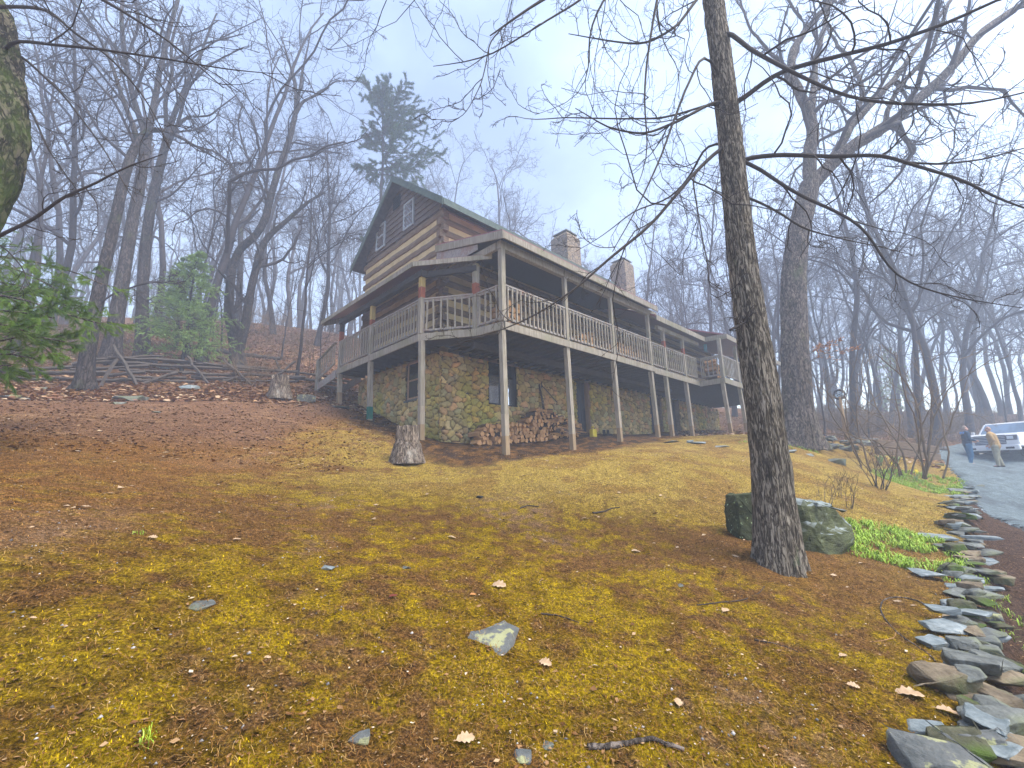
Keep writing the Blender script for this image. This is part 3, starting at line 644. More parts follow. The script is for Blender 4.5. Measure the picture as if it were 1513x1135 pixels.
# side porch roof with its canted corner
SZ = 7.52
A_, B_, C_ = (-1.32, 8.9), (-1.32, 2.30), (.06, .45)
m = MB(); m.add([(A_[0], A_[1], SZ), (B_[0], B_[1], SZ), (C_[0], C_[1], SZ), (0.0, 2.74, 8.12), (0.0, 8.9, 8.12)]+[(A_[0], A_[1], SZ-.04), (B_[0], B_[1], SZ-.04), (C_[0], C_[1], SZ-.04), (0.0, 2.74, 8.08), (0.0, 8.9, 8.08)],
        [(0,1,3,4), (1,2,3), (9,8,6,5), (8,7,6), (0,5,6,1), (1,6,7,2), (4,9,5,0), (2,7,8,3), (3,8,9,4)])
m.build('side_porch_roof', MT['metal_roof'], house)
ff = MB(); o = .02
ff.hexa([(A_[0]-.04, A_[1], SZ-.17), (A_[0]-.005, A_[1], SZ-.17), (B_[0]-.005, B_[1], SZ-.17), (B_[0]-.04, B_[1]-.01, SZ-.17)], [(A_[0]-.04, A_[1], SZ-.03), (A_[0]-.005, A_[1], SZ-.03), (B_[0]-.005, B_[1], SZ-.03), (B_[0]-.04, B_[1]-.01, SZ-.03)])
ff.bar((B_[0]-.02, B_[1]-.02, SZ-.101), (C_[0]-.02, C_[1]-.02, SZ-.101), .034, .14)
ff.bar((A_[0], A_[1]+.0, SZ-.14), (0, A_[1], SZ+.44), .035, .2)
ff.build('eave_board', MT['wood_grey'], house)
pc = MB(); pc.box(-1.14, -.96, 2.1, 7.75, SZ-.42, SZ-.255); pc.bar((-1.02, 2.3, SZ-.34), (-.12, .9, SZ-.34), .12, .16); pc.build('porch_beam', MT['deck_dark'], house)
# chimneys
def chimney(uc, vc, w, z0, z1):
    m = MB(); m.box(uc-w/2, uc+w/2, vc-w/2, vc+w/2, z0, z1-.25)
    m.hexa([(uc-w/2, vc-w/2, z1-.25), (uc+w/2, vc-w/2, z1-.25), (uc+w/2, vc+w/2, z1-.25), (uc-w/2, vc+w/2, z1-.25)], [(uc-w*.36, vc-w*.36, z1-.03), (uc+w*.36, vc-w*.36, z1-.03), (uc+w*.36, vc+w*.36, z1-.03), (uc-w*.36, vc+w*.36, z1-.03)])
    c = m.build('chimney', MT['chimstone'], house, bevel=.03)
    k = MB(); k.box(uc-w*.42, uc+w*.42, vc-w*.42, vc+w*.42, z1, z1+.06); k.build('chimney_cap', MT['bluestone'], c)
t = NT('chimstone'); v = t.map((1, 1, 1.5)); e = t.vor(v, 3.6, 'DISTANCE_TO_EDGE'); cc = t.vor(v, 3.6, 'F1', 1)
c = t.mix(1., t.ramp(cc, [(0., (.20,.15,.10)), (.4, (.34,.26,.17)), (.7, (.28,.23,.17)), (1., (.40,.31,.21))]), t.ramp(t.noise(v, 9, 6, .7), [(.3, .7), (.7, 1.2)]), 'MULTIPLY'); c = t.mix(t.ramp(e, [(.02, 1.), (.06, 0.)]), c, (.13, .11, .09)); t.col(c, .9).bump(t.ramp(e, [(0., 0.), (.12, 1.)]), .8, .04); MT['chimstone'] = t.m
chimney(9.75, 5.35, 1.12, 5.0, 13.88); chimney(15.3, 5.35, 1.05, 8.0, 14.22)
# -- porch floor
dk = MB()
poly = [(0, -.03), (-.12, .85), (-1.07, 2.30), (-1.07, 7.72), (0, 7.72), (0, WV-.06), (12.0, WV-.06), (12.0, -.03)]
n = len(poly); dk.hexa([(x, y, 5.33) for x, y in poly], [(x, y, ZD1) for x, y in poly])
dk.box(12.003, 20.9, -1.1, WV-.06, 5.28, 5.36)
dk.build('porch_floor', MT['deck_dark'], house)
fb = MB()
def edge(a, b, z0=ZD0, z1=5.385): fb.bar((a[0], a[1], (z0+z1)/2), (b[0], b[1], (z0+z1)/2), .04, z1-z0)
edge((0.02, -.06), (7.86, -.06)); edge((7.86, -.055), (11.95, -.055), ZD0-.05, 5.36); edge((-.03, -.05), (-.15, .85)); edge((-.15, .85), (-1.10, 2.29)); edge((-1.10, 2.29), (-1.10, 7.74)); edge((-1.1, 7.75), (0, 7.75))
edge((11.94, -.05), (11.90, -1.12), 5.10, 5.33); edge((11.90, -1.13), (20.9, -1.13), 5.10, 5.33)
fb.build('fascia_board', MT['wood_grey'], house)
js = MB()
for k in range(50):
    x = .25+k*.41; js.box(x-.022, x+.022, -.02 if x < 11.9 else -1.08, WV-.04, ZD0+.005, 5.275)
for k in range(13):
    y = WV+.1+k*.4; js.box(-1.06, -.06, y-.022, y+.022, ZD0+.005, 5.325)
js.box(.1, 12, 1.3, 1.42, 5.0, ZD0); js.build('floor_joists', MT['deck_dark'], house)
# -- posts: each its own part
def post(t0, b0, ztop, zbot, w=.142, mats=None, bands=None, name='post'):
    m = MB(); mats = mats or [MT['wood_grey']]
    zs = [(zbot, ztop, 0)] if not bands else bands
    for (a, b, mi) in zs:
        f = lambda z: (b0[0]+(t0[0]-b0[0])*(z-zbot)/(ztop-zbot), b0[1]+(t0[1]-b0[1])*(z-zbot)/(ztop-zbot))
        ww = w+(.008 if mi and bands[0][0] > ZD1 or (mi == 1 and len(mats) == 2) else 0); pa = f(a); pb = f(b)
        m.hexa([(pa[0]-ww/2, pa[1]-ww/2, a), (pa[0]+ww/2, pa[1]-ww/2, a), (pa[0]+ww/2, pa[1]+ww/2, a), (pa[0]-ww/2, pa[1]+ww/2, a)],
               [(pb[0]-ww/2, pb[1]-ww/2, b), (pb[0]+ww/2, pb[1]-ww/2, b), (pb[0]+ww/2, pb[1]+ww/2, b), (pb[0]-ww/2, pb[1]+ww/2, b)], mi)
    return m.build(name, mats, house, bevel=.006)
low = [((0.0, 0.03), (.04, .0)), ((2.66, .03), (2.71, 0)), ((5.18, .03), (5.24, 0)), ((7.72, .03), (7.83, 0)), ((8.9, .03), (8.97, 0)), ((10.7, .03), (10.8, 0)),
       ((11.93, -1.03), (12.2, -1.05)), ((13.9, -1.03), (14.15, -1.05)), ((16.4, -1.03), (16.6, -1.05)), ((18.8, -1.03), (18.9, -1.05))]
MT['wood_foot'] = mottled('wood_foot', (.24,.17,.10), (.40,.29,.17), 6, (4,4,.5), bump=.3, bd=.006)
MT['wood_tan'] = mottled('wood_tan', (.26,.22,.17), (.46,.39,.29), 6, (5,5,.6), bump=.3, bd=.006)
WG, WB = MT['wood_grey'], MT['wood_foot']
for (tp, bt) in low:
    g = gz(*bt); post(tp, bt, ZD0+.0, g-.25, mats=[WG, MT['wood_tan'], WB], bands=[(g+1.0, ZD0, 0), (g+.45, g+1.0, 1), (g-.25, g+.45, 2)])
for k, (v_, lean) in enumerate(((2.22, 0), (5.22, 0), (7.62, 0))):
    g = gz(-1.0, v_)
    if k == 1: post((-1.03, v_+.03), (-1.0, v_-.02), ZD0, g-.25, mats=[WG, MT['green_wrap']], bands=[(g+.42, ZD0, 0), (g+.02, g+.42, 1), (g-.25, g+.02, 0)])
    else: post((-1.03, v_), (-1.0, v_-.02), ZD0, g-.25, mats=[WG, MT['wood_tan'], WB], bands=[(g+.9, ZD0, 0), (g+.4, g+.9, 1), (g-.25, g+.4, 2)])
RS, YS = MT['red_stain'], MT['yellow_stain']
for u_ in (0.0, 2.66, 5.18, 7.74): post((u_, .0), (u_, .0), PZ0-.135-.0, ZD1, w=.145 if u_ == 0 else .12, name='porch_post')
for u_, z1_ in ((8.92, 7.02), (10.65, 7.02)): post((u_, .0), (u_, .0), z1_, 5.36, w=.12, mats=[WG, RS], bands=[(6.62, z1_, 0), (6.35, 6.62, 1), (5.36, 6.35, 0)], name='porch_post')
for u_ in (12.05, 13.9, 16.4, 18.8): post((u_, -1.03), (u_, -1.03), 7.12, 5.36, w=.13, name='porch_post')
post((-.10, .97), (-.10, .97), 7.35, ZD1, w=.15, mats=[WG, RS], bands=[(6.75, 7.35, 0), (6.42, 6.75, 1), (ZD1, 6.42, 0)], name='porch_post')
post((-1.02, 2.28), (-1.02, 2.28), SZ-.42, ZD1, w=.14, mats=[WG, RS, YS], bands=[(6.80, SZ-.42, 2), (6.48, 6.80, 1), (ZD1, 6.48, 0)], name='porch_post')
post((-1.03, 5.25), (-1.03, 5.25), SZ-.42, ZD1, w=.13, mats=[WG, RS, YS], bands=[(6.62, SZ-.42, 2), (6.44, 6.62, 1), (ZD1, 6.44, 0)], name='porch_post')
post((-1.03, 7.66), (-1.03, 7.66), SZ-.42, ZD1, w=.13, mats=[WG, RS, MT['deck_dark']], bands=[(6.8, SZ-.42, 2), (6.44, 6.8, 1), (ZD1, 6.44, 0)], name='porch_post')
cf = MB(); cf.box(-.12, .0, 7.3, 7.95, ZD1, 7.9); cf.build('corner_boards', MT['log'], house)
# -- railings: bay by bay
loose = MB(); bal_me = {}
def rail_bay(a, b, zt=6.45, zb=ZD1+.10, as_parts=True, gap=.165, inset=.07):
    a = Vector((a[0], a[1], 0)); b = Vector((b[0], b[1], 0)); d = (b-a).normalized(); a = a+d*inset; b = b-d*inset; L = (b-a).length
    r = MB(); sag = random.uniform(-.015, .015)
    r.bar(a+Vector((0, 0, zt-.02)), b+Vector((0, 0, zt-.02+sag)), .10, .04); r.bar(a+Vector((0, 0, zt-.075)), b+Vector((0, 0, zt-.075+sag)), .04, .07); r.bar(a+Vector((0, 0, zb)), b+Vector((0, 0, zb)), .05, .06)
    for e_ in (a, b): r.box(e_.x-.02, e_.x+.02, e_.y-.02, e_.y+.02, zb-.02, zt-.05)
    rp = r.build('railing', MT['wood_rail'], house)
    n = max(2, int(L/gap)); nrm = Vector((d.y, -d.x, 0))
    key = round(zt-zb, 3)
    if key not in bal_me:
        m = MB(); m.box(-.02, .02, -.02, .02, -.02, zt-zb-.06); o = m.build('baluster', MT['wood_grey'], rp); bal_me[key] = o.data; COL.objects.unlink(o); bpy.data.objects.remove(o)
    for k in range(n):
        p = a+d*L*(k+.5)/n+nrm*.035
        if as_parts:
            o = link('baluster', bal_me[key], rp); o.location = (p.x, p.y, zb); o.rotation_euler = (random.uniform(-.02, .02), random.uniform(-.02, .02), math.atan2(d.y, d.x))
        else: loose.bar((p.x, p.y, zb-.02), (p.x, p.y, zt-.06), .04)
rail_bay((-1.03, 7.66), (-1.03, 5.25)); rail_bay((-1.03, 5.25), (-1.02, 2.28)); rail_bay((-1.02, 2.28), (-.10, .97), gap=.19); rail_bay((-.10, .97), (0, 0), gap=.2)
rail_bay((0, 0), (2.66, 0)); rail_bay((2.66, 0), (5.18, 0)); rail_bay((5.18, 0), (7.74, 0))
for a, b in (((7.74, 0), (8.92, 0)), ((8.92, 0), (10.65, 0)), ((10.65, 0), (11.95, 0)), ((11.98, -.1), (12.05, -1.03)), ((12.05, -1.03), (13.9, -1.03)), ((13.9, -1.03), (16.4, -1.03)), ((16.4, -1.03), (18.8, -1.03))): rail_bay(a, b, zt=6.38, as_parts=False)
loose.build('balusters', MT['wood_grey'], house, kind='stuff')
# -- back stairs at the left end
gs = gz(-.6, 9.7)
st = MB(); n = 5; y0, y1 = 7.8, 9.45
for x in (-1.12, -.15): st.hexa([(x-.025, y0, ZD1-.34), (x+.025, y0, ZD1-.34), (x+.025, y1+.1, gs-.15), (x-.025, y1+.1, gs-.15)], [(x-.025, y0, ZD1-.06), (x+.025, y0, ZD1-.06), (x+.025, y1+.1, gs+.12), (x-.025, y1+.1, gs+.12)])
for k in range(n):
    f = (k+.7)/n; st.box(-1.09, -.18, y0+(y1-y0)*f-.13, y0+(y1-y0)*f+.13, ZD1-(ZD1-gs)*f, ZD1-(ZD1-gs)*f+.04)
stp = st.build('stairs', MT['wood_rail'], house)
r = MB(); r.bar((-1.16, y0, 6.42), (-1.16, y1, gs+1.05), .09, .04); r.bar((-1.16, y1, gs-.2), (-1.16, y1, gs+1.1), .11); r.bar((-1.16, y0, 5.62), (-1.16, y1, gs+.28), .04, .06)
for k in range(9):
    f = (k+.5)/9; z = 6.38+(gs+1.02-6.38)*f; r.bar((-1.16, y0+(y1-y0)*f, z-.78), (-1.16, y0+(y1-y0)*f, z), .035)
r.build('stair_railing', MT['wood_grey'], stp)
# ================================================================== TREES
UPZ = np.array([0, 0, 1.])
def nrmz(a): return a/np.maximum(np.linalg.norm(a, axis=-1, keepdims=True), 1e-9)
class Tubes:
    def __init__(s): s.V = []; s.Q = []; s.n = 0
    def add(s, P, R, sides):
        """P (B,N,3) polylines, R (B,N) radii"""
        P = np.asarray(P, float); R = np.asarray(R, float)
        if P.ndim == 2: P = P[None]; R = R[None]
        B, N, _ = P.shape
        T = np.empty_like(P); T[:, 1:-1] = P[:, 2:]-P[:, :-2]; T[:, 0] = P[:, 1]-P[:, 0]; T[:, -1] = P[:, -1]-P[:, -2]; T = nrmz(T)
        ref = np.where(np.abs(T[:, :1, 2:3]) > .85, np.array([1., 0, 0]), np.array([0, 0, 1.]))
        X = nrmz(np.cross(T, np.broadcast_to(ref, T.shape))); Yv = np.cross(X, T)
        th = np.arange(sides)*2*np.pi/sides
        V = P[:, :, None]+R[:, :, None, None]*(np.cos(th)[None, None, :, None]*X[:, :, None]+np.sin(th)[None, None, :, None]*Yv[:, :, None])
        i = np.arange(B)[:, None, None]*N*sides+np.arange(N-1)[None, :, None]*sides; k = np.arange(sides)[None, None]; k2 = (k+1) % sides
        Q = np.stack([i+k, i+k2, i+sides+k2, i+sides+k], -1).reshape(-1, 4)
        s.V.append(V.reshape(-1, 3)); s.Q.append(Q+s.n); s.n += V.shape[0]*N*sides
    def mesh(s, name): return np_mesh(name, np.concatenate(s.V), np.concatenate(s.Q))
def sprout(P, R, k, N, ratio, ang, crook, trop, rr, rmin, t0=.25, R_=rng, down=0):
    """children of polylines P (B,n,3): k each"""
    B, n, _ = P.shape
    L = np.linalg.norm(P[:, 1:]-P[:, :-1], axis=2).sum(1)
    t = t0+(1-t0)*((np.arange(k)[None]+R_.random((B, k)))/k)
    f = t*(n-1); i = np.minimum(f.astype(int), n-2); w = (f-i)[..., None]
    b = np.arange(B)[:, None]
    S = P[b, i]*(1-w)+P[b, i+1]*w; T = nrmz(P[b, i+1]-P[b, i]); r0 = R[b, i]*(1-w[..., 0])+R[b, i+1]*w[..., 0]
    rnd = nrmz(R_.normal(size=(B, k, 3))+UPZ*.15); perp = nrmz(rnd-(rnd*T).sum(-1, keepdims=True)*T)
    a = R_.uniform(ang[0], ang[1], (B, k, 1)); d = nrmz(T*np.cos(a)+perp*np.sin(a))
    ln = L[:, None]*ratio*(1.15-.75*t)*R_.uniform(.55, 1.25, (B, k)); st = (ln/(N-1))[..., None]
    out = np.empty((B, k, N, 3)); out[:, :, 0] = S; p = S
    drift = R_.normal(size=(B, k, 3))*crook*.4
    for j in range(1, N):
        d = nrmz(d+R_.normal(size=(B, k, 3))*crook+drift+UPZ*trop)
        p = p+d*st; out[:, :, j] = p
    cr = np.maximum(np.minimum(r0*.8, r0*rr*R_.uniform(.7, 1.1, (B, k))), rmin)
    rad_ = cr[..., None]*np.linspace(1, .35, N)[None, None]; rad_ = np.maximum(rad_, rmin*.6)
    return out.reshape(B*k, N, 3), rad_.reshape(B*k, N)
def grow_crown(tb, P, R, spec):
    for (k, N, ratio, ang, crook, trop, rr, rmin, t0, sides) in spec:
        P, R = sprout(P, R, k, N, ratio, ang, crook, trop, rr, rmin, t0)
        tb.add(P, R, sides)
    return P, R
def resample(pts, n):
    pts = np.asarray(pts, float); s = np.r_[0, np.cumsum(np.linalg.norm(np.diff(pts, axis=0), axis=1))]; q = np.linspace(0, s[-1], n)
    m = np.stack([np.interp(q, s, pts[:, c]) for c in range(pts.shape[1])], 1)
    for _ in range(2): m[1:-1] = m[1:-1]*.6+.2*(m[2:]+m[:-2])
    return m
BR = rad(1)
def spec_bare(k3=3, tw=.006, dens=1.0):
    return [(int(8*dens), 8, .52, (.5, 1.2), .30, .04, .62, .013, .15, 5), (6, 7, .50, (.5, 1.1), .34, .04, .64, tw*1.6, .12, 4), (k3, 5, .55, (.45, 1.1), .34, .04, .7, tw, .1, 3)]
def random_tree(name, h, r, seed, fork=None, limbs=9, lean=.05, dens=1.0, k3=4, t0=.38, tw=.007, barkm='bark_grey', mossy=0):
    """a bare deciduous tree: trunk with its main limbs, crown of branches and twigs; returns (trunk mesh, crown mesh)"""
    R_ = np.random.default_rng(seed); N = 15
    p = np.zeros((N, 3)); d = nrmz(np.array([R_.normal()*lean*.35, R_.normal()*lean*.35, 1.]))
    for j in range(1, N):
        d = nrmz(d+R_.normal(size=3)*.075+UPZ*.09); p[j] = p[j-1]+d*h/(N-1)
    tt = np.linspace(0, 1, N); rr = r*(1-.82*tt); rr[0] *= 1.45; rr[1] *= 1.06
    T = Tubes(); T.add(p, rr, 14)
    P1, R1 = sprout(p[None], rr[None], limbs, 13, .60, (.40, .95), .20, .09, .60, .03, t0, R_)
    T.add(P1, R1, 7)
    C = Tubes(); grow_crown(C, P1, R1, spec_bare(k3, tw, dens))
    P2, R2 = sprout(p[None], rr[None], 10, 6, .16, (.8, 1.4), .2, .0, .18, .012, .25, R_); C.add(P2, R2, 4); P2, R2 = sprout(P2, R2, 4, 5, .5, (.5, 1), .2, .03, .6, .006, .2, R_); C.add(P2, R2, 3)
    return T.mesh(name+'_trunk'), C.mesh(name+'_crown')
VAR = []
for k, (h, r, lb, le) in enumerate([(17, .15, 9, .05), (20, .19, 10, .04), (15, .11, 8, .08), (19, .22, 10, .05), (16, .13, 9, .10), (21, .17, 8, .03), (13, .09, 8, .08)]):
    VAR.append((random_tree('bare', h, r, 100+k, limbs=lb, lean=le, t0=.27 if k % 2 else .36), h))
    for me_ in VAR[-1][0]: me_.materials.append(MT['bark_grey'] if me_.name.endswith('trunk') else MT['twig']); me_.polygons.foreach_set('use_smooth', np.ones(len(me_.polygons), bool))
def plant(k, x, y, s=1., rz=None, label=None, group=None, name='bare_tree', sink=.15):
    o = empty(name, (x, y, Hf(x, y)-sink), 0, label=label, cat='tree', group=group)
    az_ = math.degrees(math.atan2(x, y)); tilt = .13*min(1, max(0, (az_-22)/12)); o.rotation_mode = 'QUATERNION'; o.rotation_quaternion = Quaternion((0, 1, 0), tilt) @ Quaternion((0, 0, 1), random.uniform(0, 6.28) if rz is None else rz)
    o.scale = (s, s, s*random.uniform(.92, 1.08)); tm, cm = VAR[k][0]
    link('trunk', tm, o); link('crown', cm, o); return o
# trees one can tell apart: (photo x of the trunk, depth, kind, scale, label)
def onray(px, d): r = D(px, 600, d); return r[0], r[1]
KNOWN = [
 (52, 24, 1, 1.0, 'slim grey tree behind the pine boughs at the left edge of the wood'),
 (72, 31, 3, .95, 'thick pale trunk standing deep in the fog above the pine boughs'),
 (108, 36, 0, 1., 'faint grey tree in the fog left of the leaning mossy trunks'),
 (288, 27, 2, 1., 'thin dark trunk rising through the young hemlock'),
 (268, 20.5, 6, .9, 'slender sapling with bent stem in front of the young hemlock'),
 (436, 17.4, 6, .75, 'small dark sapling with crooked branches beside the hollow stump'),
 (395, 30, 5, 1., 'straight grey tree just right of the forked oak'),
 (418, 38, 1, 1., 'tall pale tree fading into the fog right of the forked oak'),
 (462, 29, 3, .8, 'broad grey tree above the porch stairs'),
 (1254, 25, 5, 1.05, 'straight smooth grey trunk right behind the round ornament post'),
 (1290, 30, 2, 1.15, 'thin green tinged trunk between the ornament post and the shrub'),
 (1222, 33, 0, 1., 'slim faint trunk just right of the big oak'),
 (1313, 38, 1, 1., 'pale wide trunk deep in fog behind the shrub'),
 (1338, 27, 4, 1.1, 'leaning brown trunk rising behind the left stems of the shrub'),
 (1366, 23.5, 3, 1.0, 'thick mossy green trunk directly behind the bare shrub'),
 (1394, 36, 5, 1., 'grey violet trunk in the fog above the shrub tips'),
 (1422, 26, 1, 1., 'tall olive trunk above the man in the dark jacket'),
 (1448, 34, 0, 1.05, 'grey green tree above the bonnet of the white truck'),
 (1478, 40, 3, 1., 'wide shadowy tree deep in the fog above the truck'),
 (1500, 30, 2, 1.2, 'thin crooked tree at the right edge above the truck cab'),
]
for px, d, k, s, lb in KNOWN:
    x, y = onray(px, d); plant(k, x, y, s, label=lb)
# the wood behind, tree by tree, fading into the fog
def in_house(x, y, m=1.6):
    u, v = toUV(x, y); return (u > -2.2-m) & (u < 21.5+m) & (v > -6) & (v < 9.2+m)
cnt = 0; pts = [onray(a[0], a[1]) for a in KNOWN]
regions = [(-56, -22, 22, 62, 30, 'bare trees on the hillside left of the house', 'bare grey tree on the foggy leaf strewn hillside'),
           (-22, 30, 32, 60, 42, 'bare trees behind the house', 'bare tree whose crown shows above the house roofs'),
           (30, 62, 27, 66, 30, 'bare trees beyond the drive', 'bare tree fading into fog beyond the yard and drive'),
           (-62, 60, 62, 84, 18, 'faint trees deep in the fog', 'faint bare tree at the back of the foggy wood')]
for (a0, a1, r0, r1, n, grp, lb) in regions:
    m = 0; tries = 0
    while m < n and tries < 4000:
        tries += 1
        a = rad(random.uniform(a0, a1)); r = math.sqrt(random.uniform(r0*r0, r1*r1)); x, y = r*math.sin(a), r*math.cos(a)
        if in_house(x, y) or drive_mask(np.array([x]), np.array([y]))[0]: continue
        if min((x-p[0])**2+(y-p[1])**2 for p in pts) < (2.2 if r < 45 else 1.6)**2: continue
        pts.append((x, y)); plant(random.choice([0, 1, 2, 3, 4, 5, 1, 6]), x, y, random.uniform(.85, 1.2), label=lb, group=grp); m += 1
# ---- the trees in front, drawn limb by limb
def hero(name, label, trunk, limbs, spec, barkm, crk=.10, sides=28, tn=60, flare=1.5, tt0=.5, furrow=.02, extra=None, cat='tree', twm='twig'):
    """trunk, limbs: lists of (photo x, photo y, depth, radius)"""
    root_p = D(*trunk[0][:3]); root = empty(name, (root_p[0], root_p[1], Hf(root_p[0], root_p[1])), label=label, cat=cat)
    off = np.array(root.location)
    def conv(l, n):
        a = np.array([list(D(p[0], p[1], p[2]))+[p[3]] for p in l]); a = resample(a, n); return a[:, :3]-off, a[:, 3]
    P, R = conv(trunk, tn)
    P[0] = P[0]*1.; gzv = np.array([0, 0, -.18]); P = np.r_[(P[:1]+gzv), P]; R = np.r_[R[:1], R]
    hgt = P[:, 2]-P[0, 2]; R = R*(1+(flare-1)*np.exp(-hgt/ (R.max()*1.6)))
    T = Tubes(); T.add(P, R, sides)
    V = T.V[0].reshape(len(P), sides, 3)                          # furrowed bark: real relief
    axis = P[:, None]; rel = V-axis; rl = np.linalg.norm(rel, axis=2, keepdims=True); dirn = rel/np.maximum(rl, 1e-6)
    q = dirn*R.max()*np.array([1, 1, 1]); q[..., 2] = V[..., 2]*.12
    nn = np.abs(fbm(q*22+V*.3, 5, 3)-.5)*2; lob = fbm(np.stack([dirn[..., 0]*1.6, dirn[..., 1]*1.6, V[..., 2]*.35], -1), 8, 2)-.5
    V2 = axis+dirn*(rl+(nn[..., None]-.3)*furrow+lob[..., None]*rl*(.25+1.2*np.exp(-hgt/(R.max()*1.4)))[:, None, None])
    ang_ = np.arctan2(dirn[..., 1], dirn[..., 0]); root_ = np.clip(np.cos(ang_*5+lob[..., 0] if 0 else ang_*5+1.3*np.sin(ang_*2+.7)), 0, 1)**1.5*np.exp(-hgt/(R[-1]*0+.9*R.max()))[:, None]*.42
    V2 = V2+dirn*rl*root_[..., None]
    T.V[0] = V2.reshape(-1, 3)
    LP = []; LR = []; AX = [(P, R)]; C = Tubes()
    for l in limbs:
        p, r = conv(l, 26)
        best = None
        for (ap, ar) in AX:
            dd = np.linalg.norm(ap-p[0], axis=1); dd[0] = 9; i = int(dd.argmin())
            if best is None or dd[i] < best[0]: best = (dd[i], ap[max(i-1, 0)])
        if .02 < best[0] < 1.0: p = resample(np.r_[best[1][None], p[1:]] if best[0] < .12 else np.r_[best[1][None], p], 26)
        jitter = np.cumsum(rng.normal(size=p.shape)*r.mean()*crk, 0); jitter -= np.linspace(0, 1, len(p))[:, None]*jitter[-1]
        p = p+jitter; (T if r[0] > .07 else C).add(p, r, 9); LP.append(p); LR.append(r); AX.append((p, r))
    if LP:
        grow_crown(C, np.array(LP), np.array(LR), spec)
    if extra: extra(C, P, R)
    tm = T.mesh(name+'_trunk'); cm = C.mesh(name+'_crown')
    link('trunk', tm, root, [MT[barkm]], True); link('crown', cm, root, [MT[twm]], True)
    return root
def off_trunk(k, ratio, spec, t0=.45, ang=(.6, 1.1), rr=.35, N=12):
    def f(C, P, R):
        a, b = sprout(P[None], R[None], k, N, ratio, ang, .14, .05, rr, .02, t0); C.add(a, b, 6); grow_crown(C, a, b, spec)
    return f
S_near = [(8, 10, .44, (.4, 1.0), .22, -.02, .55, .0052, .15, 5), (6, 8, .42, (.4, 1.1), .26, -.01, .6, .003, .12, 4), (4, 5, .45, (.4, 1.1), .28, .02, .7, .0022, .2, 3)]
S_mid = [(8, 9, .48, (.45, 1.15), .28, .05, .58, .014, .12, 5), (7, 7, .48, (.45, 1.1), .32, .04, .62, .009, .12, 4), (5, 5, .5, (.45, 1.1), .32, .03, .7, .006, .1, 3)]
